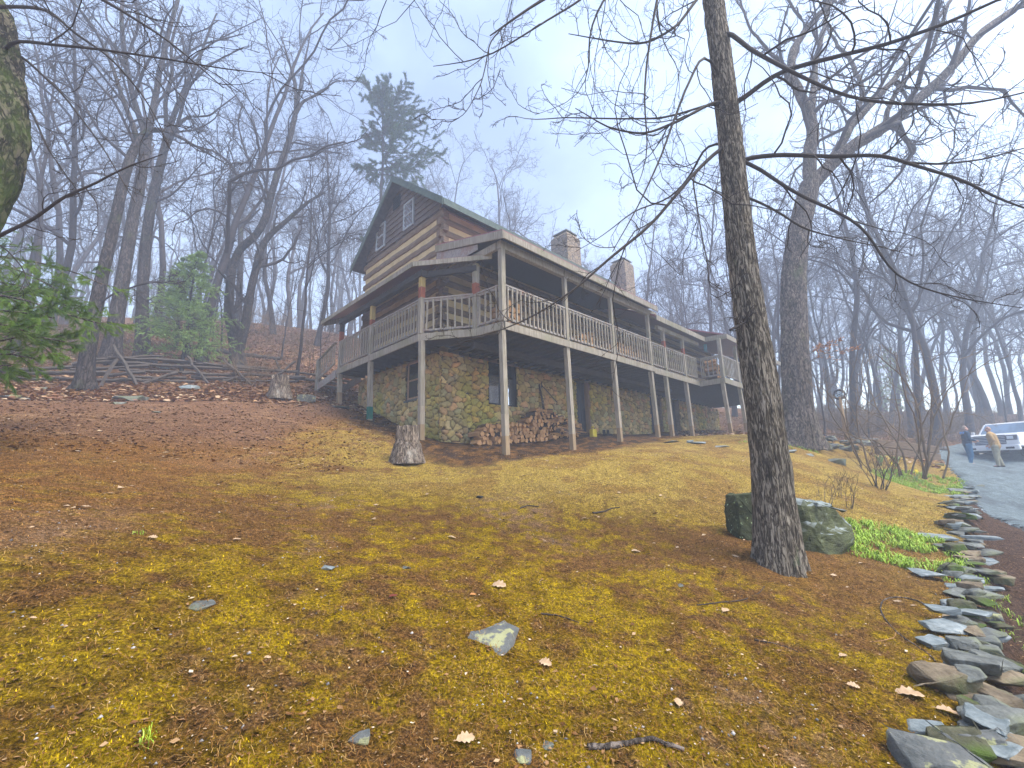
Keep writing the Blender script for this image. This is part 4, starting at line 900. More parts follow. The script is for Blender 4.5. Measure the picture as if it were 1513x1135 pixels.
# R1: the tree in front, right of centre
hero('front_tree', 'grey barked tree in front beside the mossy boulder, leaning slightly left',
  [(1156,850,5.0,.215),(1150,790,5.0,.215),(1140,700,5.0,.20),(1128,600,5.0,.185),(1113,500,5.05,.175),(1098,400,5.1,.165),(1087,300,5.15,.16),(1078,200,5.2,.15),(1067,100,5.25,.145),(1054,0,5.3,.135),(1040,-120,5.4,.13),(1030,-300,5.5,.11),(1030,-600,5.6,.08)],
  [[(1094,150,5.2,0.0369),(1143,109,5.0,0.0312),(1236,85,4.7,0.0271),(1305,69,4.4,0.0230),(1386,40,4.1,0.0197),(1467,4,3.9,0.0148),(1560,-40,3.7,0.0082)],
   [(1105,233,5.15,0.0328),(1163,228,5.0,0.0279),(1236,234,4.8,0.0246),(1297,227,4.6,0.0221),(1346,243,4.5,0.0189),(1439,271,4.2,0.0156),(1475,296,4.1,0.0123),(1530,312,4.0,0.0074)],
   [(1340,240,4.5,0.0131),(1390,243,4.5,0.0115),(1450,236,4.5,0.0098),(1540,212,4.5,0.0049)],
   [(1108,239,5.15,0.0262),(1151,271,5.0,0.0221),(1200,298,4.8,0.0189),(1257,320,4.6,0.0164),(1289,348,4.5,0.0139),(1305,389,4.5,0.0115),(1330,417,4.4,0.0098),(1410,440,4.3,0.0074),(1510,455,4.2,0.0041)],
   [(1090,284,5.15,0.0180),(1150,312,5.2,0.0148),(1184,338,5.2,0.0123),(1240,352,5.3,0.0090),(1330,372,5.4,0.0049)],
   [(1070,40,5.2,0.0328),(1107,73,4.9,0.0279),(1139,90,4.7,0.0246),(1192,117,4.5,0.0213),(1244,142,4.3,0.0180),(1305,154,4.1,0.0156),(1427,156,3.9,0.0115),(1520,135,3.8,0.0066)],
   [(1078,150,5.2,0.0213),(1054,150,5.1,0.0205),(1005,178,4.9,0.0172),(953,199,4.7,0.0131),(900,190,4.5,0.0098),(850,160,4.4,0.0049)],
   [(1085,205,5.2,0.0246),(1064,219,5.15,0.0246),(1022,259,5.0,0.0213),(961,336,4.8,0.0180),(900,381,4.6,0.0148),(857,423,4.5,0.0115),(800,462,4.4,0.0090),(740,490,4.3,0.0066),(664,512,4.2,0.0033)],
   [(1083,212,5.2,0.0180),(1042,211,5.3,0.0164),(1022,259,5.4,0.0139),(990,295,5.5,0.0115),(940,308,5.6,0.0090),(890,350,5.7,0.0057),(850,372,5.8,0.0033)],
   [(1022,258,5.0,0.0107),(1034,332,4.9,0.0082),(1046,395,4.8,0.0057),(1052,455,4.7,0.0033)],
   [(1075,130,5.2,0.0213),(1042,69,5.1,0.0180),(1005,150,4.8,0.0139),(975,235,4.6,0.0107),(941,308,4.4,0.0074),(905,372,4.3,0.0041)],
   [(1045,-150,5.3,0.0328),(960,-90,4.7,0.0279),(860,-30,4.3,0.0213),(797,0,4.1,0.0164),(757,30,4.0,0.0115),(724,53,4.0,0.0066)],
   [(960,-88,4.7,0.0180),(860,0,4.3,0.0131),(790,42,4.1,0.0098),(717,89,4.0,0.0074),(640,98,4.0,0.0033)],
   [(725,56,4.0,0.0074),(717,100,4.0,0.0066),(711,125,4.0,0.0057),(690,165,3.9,0.0041),(676,180,3.9,0.0033),(640,176,3.9,0.0025)],
   [(1050,-80,5.3,0.0287),(985,-60,5.0,0.0230),(968,10,4.8,0.0164),(955,90,4.6,0.0131),(950,160,4.5,0.0098),(962,230,4.5,0.0066),(940,280,4.5,0.0033)],
   [(1103,474,5.0,0.0187),(1092,480,4.8,0.0161),(1079,488,4.7,0.0145)],
   [(1045,-220,5.4,0.0289),(900,-170,4.8,0.0221),(760,-90,4.4,0.0161),(640,-40,4.2,0.0110),(570,0,4.1,0.0068),(535,12,4.1,0.0051),(500,2,4.1,0.0026)],
   [(1060,150,5.2,0.0153),(980,175,4.9,0.0127),(900,176,4.7,0.0093),(830,173,4.6,0.0068),(775,180,4.6,0.0043),(762,172,4.6,0.0026)],
   [(1040,-150,5.4,0.0255),(930,-60,5.0,0.0187),(880,20,4.8,0.0136),(868,60,4.8,0.0102),(872,110,4.8,0.0068),(850,150,4.8,0.0043),(790,170,4.8,0.0026)],
   [(1044,-20,5.3,0.0246),(1000,40,5.0,0.0180),(952,68,4.9,0.0139),(900,62,4.8,0.0098),(840,50,4.7,0.0049)]],
  S_near, 'bark_near', sides=130, tn=260, flare=1.45, furrow=.034, extra=off_trunk(9, .26, S_near, .66), twm='twig_near')
# R2: the big old oak beside the far porch
hero('oak_tree', 'massive old oak with split hollow bark, right of the porch end',
  [(1185,657,14,.46),(1178,600,14,.42),(1174,520,14,.39),(1172,450,14,.40),(1173,400,14,.37),(1179,345,14,.34),(1190,300,14,.33),(1197,272,14,.30)],
  [[(1196,285,14,.24),(1190,240,14,.22),(1190,215,14,.21),(1200,165,14,.19),(1183,134,14,.17),(1159,97,14,.15),(1177,49,14,.13),(1224,4,14,.11),(1280,-80,13.5,.06)],
   [(1199,165,14,.13),(1206,120,14.1,.12),(1212,60,14.2,.10),(1225,20,14.3,.08),(1215,-80,14.5,.04)],
   [(1197,285,14,.25),(1222,243,14,.23),(1265,216,13.9,.21),(1309,194,13.8,.20),(1346,164,13.7,.18),(1386,124,13.6,.16),(1447,53,13.5,.13),(1490,20,13.4,.11),(1560,-30,13.2,.07)],
   [(1210,262,14,.17),(1232,222,14.2,.16),(1265,172,14.4,.14),(1305,142,14.6,.12),(1346,85,14.8,.10),(1406,2,15,.07),(1440,-60,15.2,.04)],
   [(1306,193,13.8,.10),(1308,165,13.6,.09),(1330,120,13.4,.08),(1375,70,13.2,.07),(1400,10,13,.05)],
   [(1265,174,14.4,.10),(1275,120,14.6,.09),(1262,92,14.8,.08),(1240,70,15,.07),(1220,40,15.2,.04)],
   [(1159,97,14,.07),(1140,82,14,.07),(1125,62,14,.06),(1108,45,14,.05),(1085,-20,14,.03)]],
  S_mid, 'bark_oak', crk=.30, sides=72, tn=120, flare=1.5, furrow=.05)
# left side: mossy leaning trunks
hero('leaning_tree', 'dark leaning tree nearest the rail fence at left',
  [(124,568,12.5,0.187),(130,520,12.5,0.179),(140,460,12.5,0.172),(150,410,12.6,0.164),(160,370,12.7,0.156),(170,325,12.8,0.148),(182,270,12.9,0.140),(192,235,13,0.133),(205,205,13.1,0.117),(222,192,13.2,0.101)],
  [[(222,192,13.2,0.094),(245,192,13.3,0.070),(270,205,13.4,0.047),(330,240,13.6,0.023)],
   [(206,205,13.1,0.094),(186,160,13.2,0.070),(165,90,13.3,0.055),(140,40,13.3,0.039),(90,-20,13.3,0.023)],
   [(192,235,13,0.055),(150,200,13,0.043),(110,130,13,0.035),(60,110,13,0.023)],
   [(145,450,12.5,0.031),(165,435,12.6,0.027),(215,418,12.7,0.023),(275,416,12.8,0.012)],
   [(200,215,13,0.047),(170,150,12.6,0.039),(120,95,12.2,0.027),(70,90,12,0.016)]],
  S_mid, 'bark_grey', sides=40, tn=70, furrow=.02)
hero('forked_tree', 'tall grey tree with high vee fork behind the leaning tree',
  [(163,530,15.5,0.255),(172,470,15.5,0.240),(180,420,15.6,0.225),(188,370,15.8,0.210),(197,320,16,0.195),(206,278,16,0.188),(213,230,16,0.180),(218,198,16,0.173)],
  [[(217,205,16,0.128),(203,165,16,0.112),(192,120,16,0.098),(182,70,16,0.090),(178,20,16,0.075),(186,-60,16,0.053)],
   [(218,200,16,0.135),(226,160,16,0.120),(235,110,16,0.105),(248,50,16,0.090),(264,0,16,0.075),(275,-70,16,0.045)],
   [(190,80,16,0.060),(205,40,16.2,0.053),(196,-20,16.4,0.038)],
   [(236,100,16,0.060),(262,85,16,0.053),(300,65,16,0.038),(360,50,16,0.022)],
   [(222,180,16,0.060),(195,165,15.8,0.045),(180,110,15.6,0.038),(160,60,15.4,0.022)],
   [(232,130,16,0.053),(200,120,16.2,0.038),(160,60,16.4,0.030),(100,20,16.5,0.015)]],
  S_mid, 'bark_grey', sides=40, tn=70, furrow=.025)
hero('straight_tree', 'grey tree right of the vee forked one, dividing into many upright limbs',
  [(211,530,18,0.259),(210,480,18,0.238),(211,420,18,0.223),(214,370,18,0.209),(222,310,18,0.194),(232,265,18,0.180),(243,220,18,0.166),(250,195,18,0.151)],
  [[(250,195,18,0.122),(262,160,18,0.108),(275,130,18,0.094),(287,105,18,0.079),(300,70,18,0.058),(320,20,18,0.036)],
   [(247,205,18,0.101),(244,150,18,0.086),(256,110,18,0.079),(254,60,18,0.065),(270,10,18,0.043)],
   [(240,230,18,0.086),(262,185,17.8,0.072),(275,130,17.6,0.065),(310,95,17.4,0.043),(360,70,17.2,0.022)],
   [(250,196,18,0.065),(275,172,18,0.058),(310,172,18,0.043),(350,140,18,0.022)],
   [(224,300,18,0.058),(250,290,18,0.043),(262,280,18,0.036),(300,240,18,0.022)],
   [(256,120,18,0.050),(290,80,18,0.043),(320,60,18,0.036),(390,25,18,0.014)]],
  S_mid, 'bark_grey', sides=36, tn=60, furrow=.025)
hero('twin_stem_oak', 'twin stemmed oak on the hillside with its right stem leaning towards the house',
  [(352,545,20,0.302),(350,520,20,0.274),(345,495,20,0.238),(339,470,20,0.216),(338,440,20,0.202),(342,400,20,0.187),(352,370,20,0.180),(378,348,20,0.173),(392,325,20,0.166),(400,290,20,0.158),(412,250,20,0.151),(427,210,20,0.144),(436,170,20,0.122)],
  [[(352,522,20,0.230),(362,480,20,0.202),(368,440,20,0.187),(376,400,20,0.173),(385,360,20.2,0.158),(400,340,20.4,0.137),(425,325,20.6,0.108),(450,300,20.8,0.086),(480,285,21,0.043)],
   [(436,170,20,0.094),(447,150,20,0.072),(470,140,20,0.050),(495,120,20,0.036),(530,120,20,0.018)],
   [(437,168,20,0.094),(437,120,20,0.072),(425,90,20,0.050),(418,60,20,0.029)],
   [(438,165,20,0.086),(446,110,20,0.065),(455,70,20,0.043),(460,45,20,0.022)],
   [(396,308,20,0.065),(385,270,20,0.058),(362,225,20,0.050),(350,180,20,0.036),(360,150,20,0.022)],
   [(398,300,20,0.058),(385,240,20,0.050),(380,200,20,0.036),(372,170,20,0.022)],
   [(427,210,20,0.050),(455,215,20,0.036),(490,225,20,0.029),(515,230,20,0.014)]],
  S_mid, 'bark_grey', sides=32, tn=60, furrow=.03)
hero('broken_tree', 'broken topped tree with a stub of reddish wood behind the twin stemmed oak',
  [(352,545,26,0.208),(352,470,26,0.200),(354,420,26,0.184),(356,370,26,0.168),(355,345,26,0.152),(358,330,26,0.144)],
  [[(356,345,26,0.112),(345,315,26,0.096),(335,290,26,0.080),(328,272,26,0.040)],[(358,335,26,0.104),(372,320,26,0.080),(385,308,26,0.040)]],
  S_mid[:2], 'bark_grey', sides=20, tn=30)
# far left: big mossy trunk that leans into the picture
hero('mossy_tree', 'big moss covered leaning trunk at the upper left corner, closest on that side',
  [(-330,760,4.2,.27),(-230,600,4.2,.26),(-130,450,4.2,.25),(-52,330,4.2,.25),(-17,260,4.2,.25),(-2,200,4.2,.24),(-2,120,4.2,.22),(-12,40,4.2,.20),(-50,-60,4.2,.18),(-90,-200,4.2,.15)],
  [[(15,62,4.1,0.0210),(40,62,4.0,0.0182),(83,68,3.9,0.0147),(149,74,3.8,0.0126),(198,81,3.7,0.0105),(264,91,3.6,0.0084),(340,104,3.5,0.0056),(420,110,3.5,0.0028)],
   [(-60,385,4.2,0.0224),(0,348,4.1,0.0182),(50,325,4.0,0.0161),(93,291,3.9,0.0140),(142,272,3.8,0.0112),(180,248,3.8,0.0084),(240,228,3.8,0.0042)],
   [(10,70,4.2,0.0210),(35,80,4.3,0.0182),(60,110,4.4,0.0140),(90,135,4.5,0.0112),(150,215,4.6,0.0084),(200,300,4.7,0.0042)],
   [(-20,10,4.1,0.0210),(70,10,4.0,0.0168),(110,50,3.9,0.0133),(160,80,3.9,0.0105),(220,150,3.9,0.0070),(260,240,3.9,0.0035)],
   [(-50,-70,4.1,0.0280),(60,-50,3.9,0.0210),(170,10,3.8,0.0154),(250,60,3.8,0.0098),(330,130,3.8,0.0049)],
   [(-10,110,4.2,0.0175),(40,150,4.3,0.0126),(70,220,4.4,0.0084),(120,290,4.4,0.0042)]],
  [(7, 8, .34, (.4, 1.0), .16, .0, .5, .005, .2, 5), (5, 6, .42, (.4, 1.0), .18, .0, .6, .003, .15, 4), (3, 5, .45, (.4, 1.0), .2, .02, .7, .0022, .2, 3)], 'bark_moss', sides=90, tn=150, flare=1.2, furrow=.05, twm='twig_near')
# the far wood that reads as one mass in the fog
T = Tubes(); nf = 330; a = np.radians(rng.uniform(-62, 62, nf)); r = rng.uniform(62, 104, nf); x, y = r*np.sin(a), r*np.cos(a)
B0 = np.stack([x, y, H(x, y)-.3], -1); hh = rng.uniform(13, 21, nf); N = 9; P = B0[:, None]+np.linspace(0, 1, N)[None, :, None]*np.array([0, 0, 1.])*hh[:, None, None]+np.cumsum(rng.normal(size=(nf, N, 3))*np.array([.25, .25, 0]), 1)
Rr = np.linspace(1, .2, N)[None]*rng.uniform(.12, .28, (nf, 1)); T.add(P, Rr, 5)
a1_, b1_ = sprout(P, Rr, 9, 6, .42, (.4, .9), .14, .08, .5, .03, .35); T.add(a1_, b1_, 3); a1_, b1_ = sprout(a1_, b1_, 6, 4, .45, (.4, 1.), .2, .05, .6, .018, .2); T.add(a1_, b1_, 3)
link('far_woods', T.mesh('far_woods'), None, [MT['twig']], kind='stuff', label='distant wood dissolving into the fog', cat='woods')
# ---- evergreens
def needle_mesh(name, base, dirs, ln, w, m=10, spread=.8, droop=.0, R_=rng):
    """m needles round each shoot point"""
    n = len(base); B = np.repeat(base, m, 0); Dn = np.repeat(dirs, m, 0); N = n*m
    r = nrmz(R_.normal(size=(N, 3))); d = nrmz(Dn*1.0+r*spread+np.array([0, 0, -droop])); l = ln*R_.uniform(.6, 1.2, (N, 1))
    s = nrmz(np.cross(d, R_.normal(size=(N, 3))))*w
    B = B+Dn*R_.uniform(-.5, .5, (N, 1))*ln*.6
    return np.stack([B-s, B+s, B+d*l], 1).reshape(-1, 3), np.arange(3*N).reshape(-1, 3)
def conifer(name, label, foot, h, r, layers, mat, seed, nl=.12, nw=.006, tier=None, spread_r=1.2, per=5, droop=-.06, start=.15, cluster=14, group=None, keep=None, m=10, wind=(0, 0)):
    R_ = np.random.default_rng(seed); root = empty(name, foot, label=label, cat='tree', group=group)
    N = 20; p = np.zeros((N, 3)); p[:, 2] = np.linspace(-.1, h, N); p[:, 0] += np.cumsum(R_.normal(size=N)*.02*h/10); p[:, 1] += np.cumsum(R_.normal(size=N)*.02*h/10)
    T = Tubes(); T.add(p, r*(1-.9*np.linspace(0, 1, N)), 9)
    bp = []; 
    for k in range(layers):
        f = start+(1-start)*(k+R_.random()*.6)/layers
        if keep is not None and not keep(f): continue
        z = f*h; base = np.array([np.interp(z, p[:, 2], p[:, 0]), np.interp(z, p[:, 2], p[:, 1]), z])
        Lb = tier(f) if tier else spread_r*(1-f)**.7+.1
        for j in range(per):
            a = R_.uniform(0, 2*np.pi); d = np.array([math.cos(a)+wind[0], math.sin(a)+wind[1], 0]); d /= np.linalg.norm(d)
            L = Lb*R_.uniform(.6, 1.1)*(1+.5*(d[0]*wind[0]+d[1]*wind[1])); n = 8; q = np.empty((n, 3)); 
            s = np.linspace(0, 1, n)[:, None]; q = base+d*L*s+UPZ*(L*(.12*s+droop*s*s*4))+np.cumsum(R_.normal(size=(n, 3))*.02*L, 0)
            bp.append(q)
    bp = np.array(bp); br = np.linspace(1, .25, 8)[None]*np.full((len(bp), 1), r*.16); T.add(bp, br, 4)
    s2, r2 = sprout(bp, br, cluster, 4, .32, (.5, 1.0), .12, -.02, .6, .004, .15, R_); T.add(s2, r2, 3)
    link('trunk', T.mesh(name), root, [MT['bark_grey']], True)
    pts = np.concatenate([s2[:, i]*(1-w)+s2[:, i+1]*w for i in range(3) for w in (.0, .5)]+[s2[:, -1]]); dr = np.concatenate([nrmz(s2[:, i+1]-s2[:, i]) for i in range(3) for w in (0, 1)]+[nrmz(s2[:, -1]-s2[:, -2])])
    V, Tn = needle_mesh(name, pts, dr, nl, nw, m, .8, .15, R_)
    link('crown', np_mesh(name+'_needles', V, tris=Tn), root, [MT[mat]])
    return root
fx, fy = onray(552, 27)
pz = Hf(fx, fy)
def tierp(f):
    return np.interp(f, [.0, .33, .40, .47, .64, .70, .76, .80, .86, .93, 1.], [.3, 2.4, 1.8, .4, 2.2, 3.4, 3.0, 1.9, 2.5, 2.2, .5])
conifer('pine_tree', 'tall wind shaped pine with tufted crown behind the left gable', (fx, fy, pz), (D(568, 142, 27)[2]-pz), .22, 40, 'needle_dark', 5, nl=.25, nw=.019, tier=tierp, per=4, start=.36, cluster=7, droop=.03,
        keep=lambda f: f > .66 or .37 < f < .43, m=14, wind=(.55, 0))
hx, hy = onray(262, 17.3)
conifer('hemlock_tree', 'young pale green hemlock standing behind the rail fence', (hx, hy, Hf(hx, hy)), 5.3, .08, 24, 'needle_soft', 9, nl=.11, nw=.008, spread_r=2.2, per=5, start=.12, cluster=10, droop=-.03, m=6)
hx, hy = onray(248, 22)
conifer('hemlock_tree', 'second young hemlock half hidden behind the paler one', (hx, hy, Hf(hx, hy)), 5.0, .10, 20, 'needle_soft', 19, nl=.12, nw=.010, spread_r=1.9, per=5, start=.12, cluster=9, droop=-.03, m=6)
hx, hy = onray(1330, 44)
conifer('hemlock_tree', 'faint evergreen deep in the fog behind the bare shrub', (hx, hy, Hf(hx, hy)), 7, .12, 20, 'needle_soft', 29, nl=.16, nw=.014, spread_r=2.4, per=5, start=.1, cluster=7, m=5)
# the pine at the left whose soft boughs reach into the picture
bx, by = D(-330, 600, 6.2)[:2]; bz = Hf(bx, by)
root = empty('white_pine', (bx, by, bz), label='white pine at the left edge whose soft green boughs hang into view', cat='tree')
off = np.array([bx, by, bz]); T = Tubes(); p = np.array([[0, 0, -.2], [.05, 0, 2], [0, .1, 5], [.1, .1, 8], [0, 0, 12]], float); T.add(resample(np.c_[p, [.22, .19, .15, .1, .03]], 16)[:, :3], np.linspace(.22, .04, 16), 14)
boughs = [[(-330,560,6.2),(-120,455,6.0),(0,430,5.8),(60,450,5.7),(110,470,5.6),(146,478,5.6)], [(-330,520,6.3),(-100,430,6.3),(10,410,6.3),(70,440,6.3),(125,455,6.3)], [(-330,500,6.6),(-120,470,6.3),(-10,480,6.0),(50,505,5.8),(110,520,5.7)],
          [(-330,600,6.2),(-150,560,5.4),(-30,520,5.2),(20,520,5.1),(50,530,5.0)], [(-330,430,6.8),(-100,395,6.6),(-10,385,6.5),(60,410,6.4),(100,440,6.3)], [(-330,400,6.8),(-60,372,6.8),(20,380,6.8),(75,392,6.7),(118,402,6.6),(150,420,6.5)],
          [(-330,560,6.2),(-100,540,5.6),(0,500,5.4),(45,490,5.3),(95,505,5.2)], [(-330,590,6.0),(-120,500,5.6),(-20,455,5.3),(30,460,5.2),(80,470,5.1)], [(-330,450,7),(-50,425,6.8),(40,430,6.6),(90,445,6.5),(135,470,6.4)],
          [(-330,520,5.6),(-200,500,4.9),(-60,470,4.8),(0,475,4.7),(40,490,4.6)], [(-330,620,6),(-180,590,5.2),(-50,545,5.1),(-5,535,5.1),(15,540,5.0)]]
BP = np.array([resample(np.array([D(*q) for q in b]), 14)-off for b in boughs]); Rb = np.linspace(.035, .008, 14)[None]*np.ones((len(BP), 1)); T.add(BP, Rb, 6)
s1, r1 = sprout(BP, Rb, 26, 7, .165, (.4, .9), .10, -.05, .5, .004, .30); T.add(s1, r1, 4)
s2, r2 = sprout(s1, r1, 7, 4, .42, (.4, .9), .12, -.04, .6, .002, .15); T.add(s2, r2, 3)
link('trunk', T.mesh('white_pine'), root, [MT['bark_oak']], True)
pts = np.concatenate([s2[:, i]*(1-w)+s2[:, i+1]*w for i in range(3) for w in (0, .33, .66)]); dr = np.concatenate([nrmz(s2[:, i+1]-s2[:, i]) for i in range(3) for w in (0, 1, 2)])
V, Tn = needle_mesh('wp', pts, dr, .085, .0015, 12, .5, .35)
link('crown', np_mesh('white_pine_needles', V, tris=Tn), root, [MT['needle']])
# ================================================================== ROCKS, STUMPS, RAILS
def rock_mesh(name, size, seed, npts=16, sub=2, amp=.06, box=.75, flatten=0):
    R_ = random.Random(seed); bm = bmesh.new()
    for k in range(npts):
        p = Vector((R_.uniform(-1, 1), R_.uniform(-1, 1), R_.uniform(-1, 1)))
        l = max(abs(p.x), abs(p.y), abs(p.z)); q = p/l*box+p.normalized()*(1-box)
        if flatten and abs(q.z) > .5: q.z = math.copysign(1-R_.random()*.12, q.z)
        bm.verts.new((q.x*size[0]/2, q.y*size[1]/2, q.z*size[2]/2))
    if npts == 40:
        for q in range(8): bm.verts.new(((q % 2-.5)*size[0]*R_.uniform(.94, 1), (q//2 % 2-.5)*size[1], (q//4-.5)*size[2]*R_.uniform(.94, 1)))
    r = bmesh.ops.convex_hull(bm, input=bm.verts); bmesh.ops.delete(bm, geom=list(set(r['geom_interior'])|set(r['geom_unused'])), context='VERTS')
    bmesh.ops.bevel(bm, geom=bm.edges[:], offset=min(size)*.05, segments=1, affect='EDGES')
    bmesh.ops.triangulate(bm, faces=bm.faces[:])
    for _ in range(sub):
        es = [e for e in bm.edges if e.calc_length() > max(size)*.09]
        if es: bmesh.ops.subdivide_edges(bm, edges=es, cuts=1); bmesh.ops.triangulate(bm, faces=[f for f in bm.faces if len(f.verts) > 3])
    bm.normal_update(); co = np.array([v.co[:] for v in bm.verts]); S = max(size)
    n1 = fbm(co/S*4+seed*3.1, seed, 3)-.5; n2 = np.abs(fbm(co/S*11*np.array([1, 1, 2.5])+seed, seed+4, 3)-.5)
    for v, a, b in zip(bm.verts, n1, n2): v.co += v.normal*(a*amp*1.4-b*amp*.8)*min(S, 4*min(size))
    me = bpy.data.meshes.new(name); bm.to_mesh(me); bm.free(); return me
def rock(name, label, pos, size, rz=0, tilt=(0, 0), mat='bluestone', seed=1, cat='rock', group=None, **k):
    me = rock_mesh(name, size, seed, **k); o = link(name, me, None, [MT[mat]], label=label, cat=cat, group=group)
    o.location = tuple(float(a) for a in pos); o.rotation_euler = (tilt[0], tilt[1], rz); return o
def gp(px, py, dz=0.): p = hit(px, py); return np.array([p[0], p[1], Hf(p[0], p[1])+dz])
def mpp(p): return np.hypot(p[0]*0+p[1], 0)/FPX           # metres per photo pixel at that depth
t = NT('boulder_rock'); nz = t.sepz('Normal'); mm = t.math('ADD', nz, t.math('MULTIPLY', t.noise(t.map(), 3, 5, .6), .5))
c = t.mix(t.ramp(mm, [(.72, 0.), (.95, 1.)]), t.ramp(t.noise(t.map(), 4, 8, .7), [(.35, (.03,.035,.012)), (.55, (.09,.105,.03)), (.75, (.17,.17,.08))]), t.ramp(t.noise(t.map(), 7, 6, .7), [(.3, (.13,.16,.15)), (.7, (.38,.43,.42))]))  # up-facing rock painted pale blue grey as sky reflection; mossy colours on the sides
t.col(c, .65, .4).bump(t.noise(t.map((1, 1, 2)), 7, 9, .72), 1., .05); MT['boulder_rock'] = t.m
# the two boulders beside the front tree
p = gp(1212, 820); d_ = p[1]; s_ = mpp(p)
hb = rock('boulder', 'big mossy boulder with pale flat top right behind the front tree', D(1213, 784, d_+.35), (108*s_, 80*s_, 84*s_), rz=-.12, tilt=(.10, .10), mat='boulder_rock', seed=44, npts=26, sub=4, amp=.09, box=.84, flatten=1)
p = gp(1103, 797); s_ = mpp(p)
rock('stone_block', 'dark squared stone block with pale lichen flecks left of the front tree', D(1108, 766, p[1]+.12), (54*s_, 34*s_, 72*s_), rz=.05, mat='darkrock', seed=8, npts=40, sub=3, amp=.10, box=1.0)
p = gp(705, 948); s_ = mpp(p)
rock('lichen_rock', 'flat grey rock with cream lichen patch set in the moss at centre', p+np.array([0, .12, -.03]), (112*s_, 112*s_, .10), rz=-.25, tilt=(.05, -.02), mat='lichenrock', seed=12, npts=24, sub=3, amp=.03, box=.6, flatten=1)
for (px, py, w, h, m, sd, lb) in [(182, 592, 46, .5, 'bluestone', 3, 'flat blue grey slab lying on the trampled slope at left'), (168, 597, 22, .5, 'bluestone', 4, 'small slab tucked under the flat blue grey one'),
    (270, 575, 34, .4, 'slatestone', 5, 'dark flat stone just below the rail fence'), (320, 575, 18, .4, 'bluestone', 6, 'small grey stone below the fence, right of the dark flat one'),
    (243, 545, 26, .9, 'lichenrock', 7, 'pale green lichened rock behind the rail fence'), (447, 594, 34, .8, 'lichenrock', 8, 'yellow green lichened rock beside the grey stump'),
    (8, 588, 26, .5, 'lichenrock', 9, 'pale flat stone at the very left edge of the slope'), (29, 591, 22, .5, 'bluestone', 10, 'grey flat stone next to the one at the left edge'),
    (58, 575, 18, .5, 'bluestone', 11, 'small stone on the slope below the pine boughs'), (228, 610, 14, .4, 'bluestone', 14, 'little dark stone below the flat slab'),
    (286, 901, 44, .16, 'bluestone', 15, 'thin pale slate sliver lying in the brown needles at left'), (480, 843, 22, .2, 'slatestone', 16, 'small pale slate flush with the bare soil'),
    (527, 1108, 30, .8, 'lichenrock', 17, 'fist sized yellowish stone at the bottom edge'), (809, 1112, 18, .8, 'bluestone', 18, 'small grey stone beside the bottom stick'),
    (600, 842, 14, .5, 'bluestone', 19, 'pebble sized stone in the bare patch at centre'), (770, 1132, 30, .7, 'lichenrock', 20, 'pale stone cut by the bottom edge'),
    (709, 737, 13, .9, 'black', 21, 'small black stone on the lawn'), (1240, 686, 30, .7, 'bluestone', 22, 'low grey rock in the lawn right of the big oak'),
    (1006, 868, 10, .6, 'bluestone', 23, 'small stone left of the long bent twig'), (1022, 655, 12, .9, 'slatestone', 24, 'dark stone at the end of the flagstones'),
    (500, 603, 34, .25, 'bluestone', 25, 'flat step stone at the foot of the porch stairs'), (1390, 688, 14, .6, 'tanstone', 26, 'small stone at the corner of the drive')]:
    p = gp(px, py); s_ = mpp(p); W_ = w*s_
    rock('rock' if w > 16 else 'stone', lb, p+np.array([0, W_*.3, W_*h*.12]), (W_, W_*.9, max(W_*h*.55, .03)), rz=random.uniform(-.4, .4), tilt=(random.uniform(-.05, .1), random.uniform(-.08, .08)), mat=m, seed=sd, npts=14, box=.5, flatten=1, amp=.04)
for k, (px, py, w, lb) in enumerate([(1000, 654, 46, 'pale flagstone by the porch posts, left end of the row'), (1062, 661, 44, 'pale flagstone in the middle of the row, partly behind the front tree'), (1030, 656, 30, 'narrow flagstone between the two wide ones'), (1200, 674, 62, 'long pale flagstone at the foot of the big oak'), (1160, 668, 40, 'flagstone just right of the front trunk')]):
    p = gp(px, py); s_ = mpp(p); rock('flagstone', lb, p+np.array([0, .3, .02]), (w*s_, .9, .09), rz=.5, mat='slatestone', seed=60+k, npts=12, box=.6, flatten=1, amp=.015, cat='flagstone')
# stones heaped beside the oak, and the low bank behind
for k in range(26):
    px = 1210+random.random()*92; py = 668-random.random()*12; p = gp(px, py)
    rock('stone', 'grey green stone heaped in the low bank beyond the oak', p+np.array([0, random.random()*.4, .05+random.random()*.22]), (random.uniform(.25, .6), random.uniform(.25, .5), random.uniform(.1, .25)), rz=random.random()*3, mat=random.choice(['bluestone', 'tanstone', 'lichenrock']), seed=200+k, npts=12, sub=1, flatten=1, group='stones heaped beyond the oak')
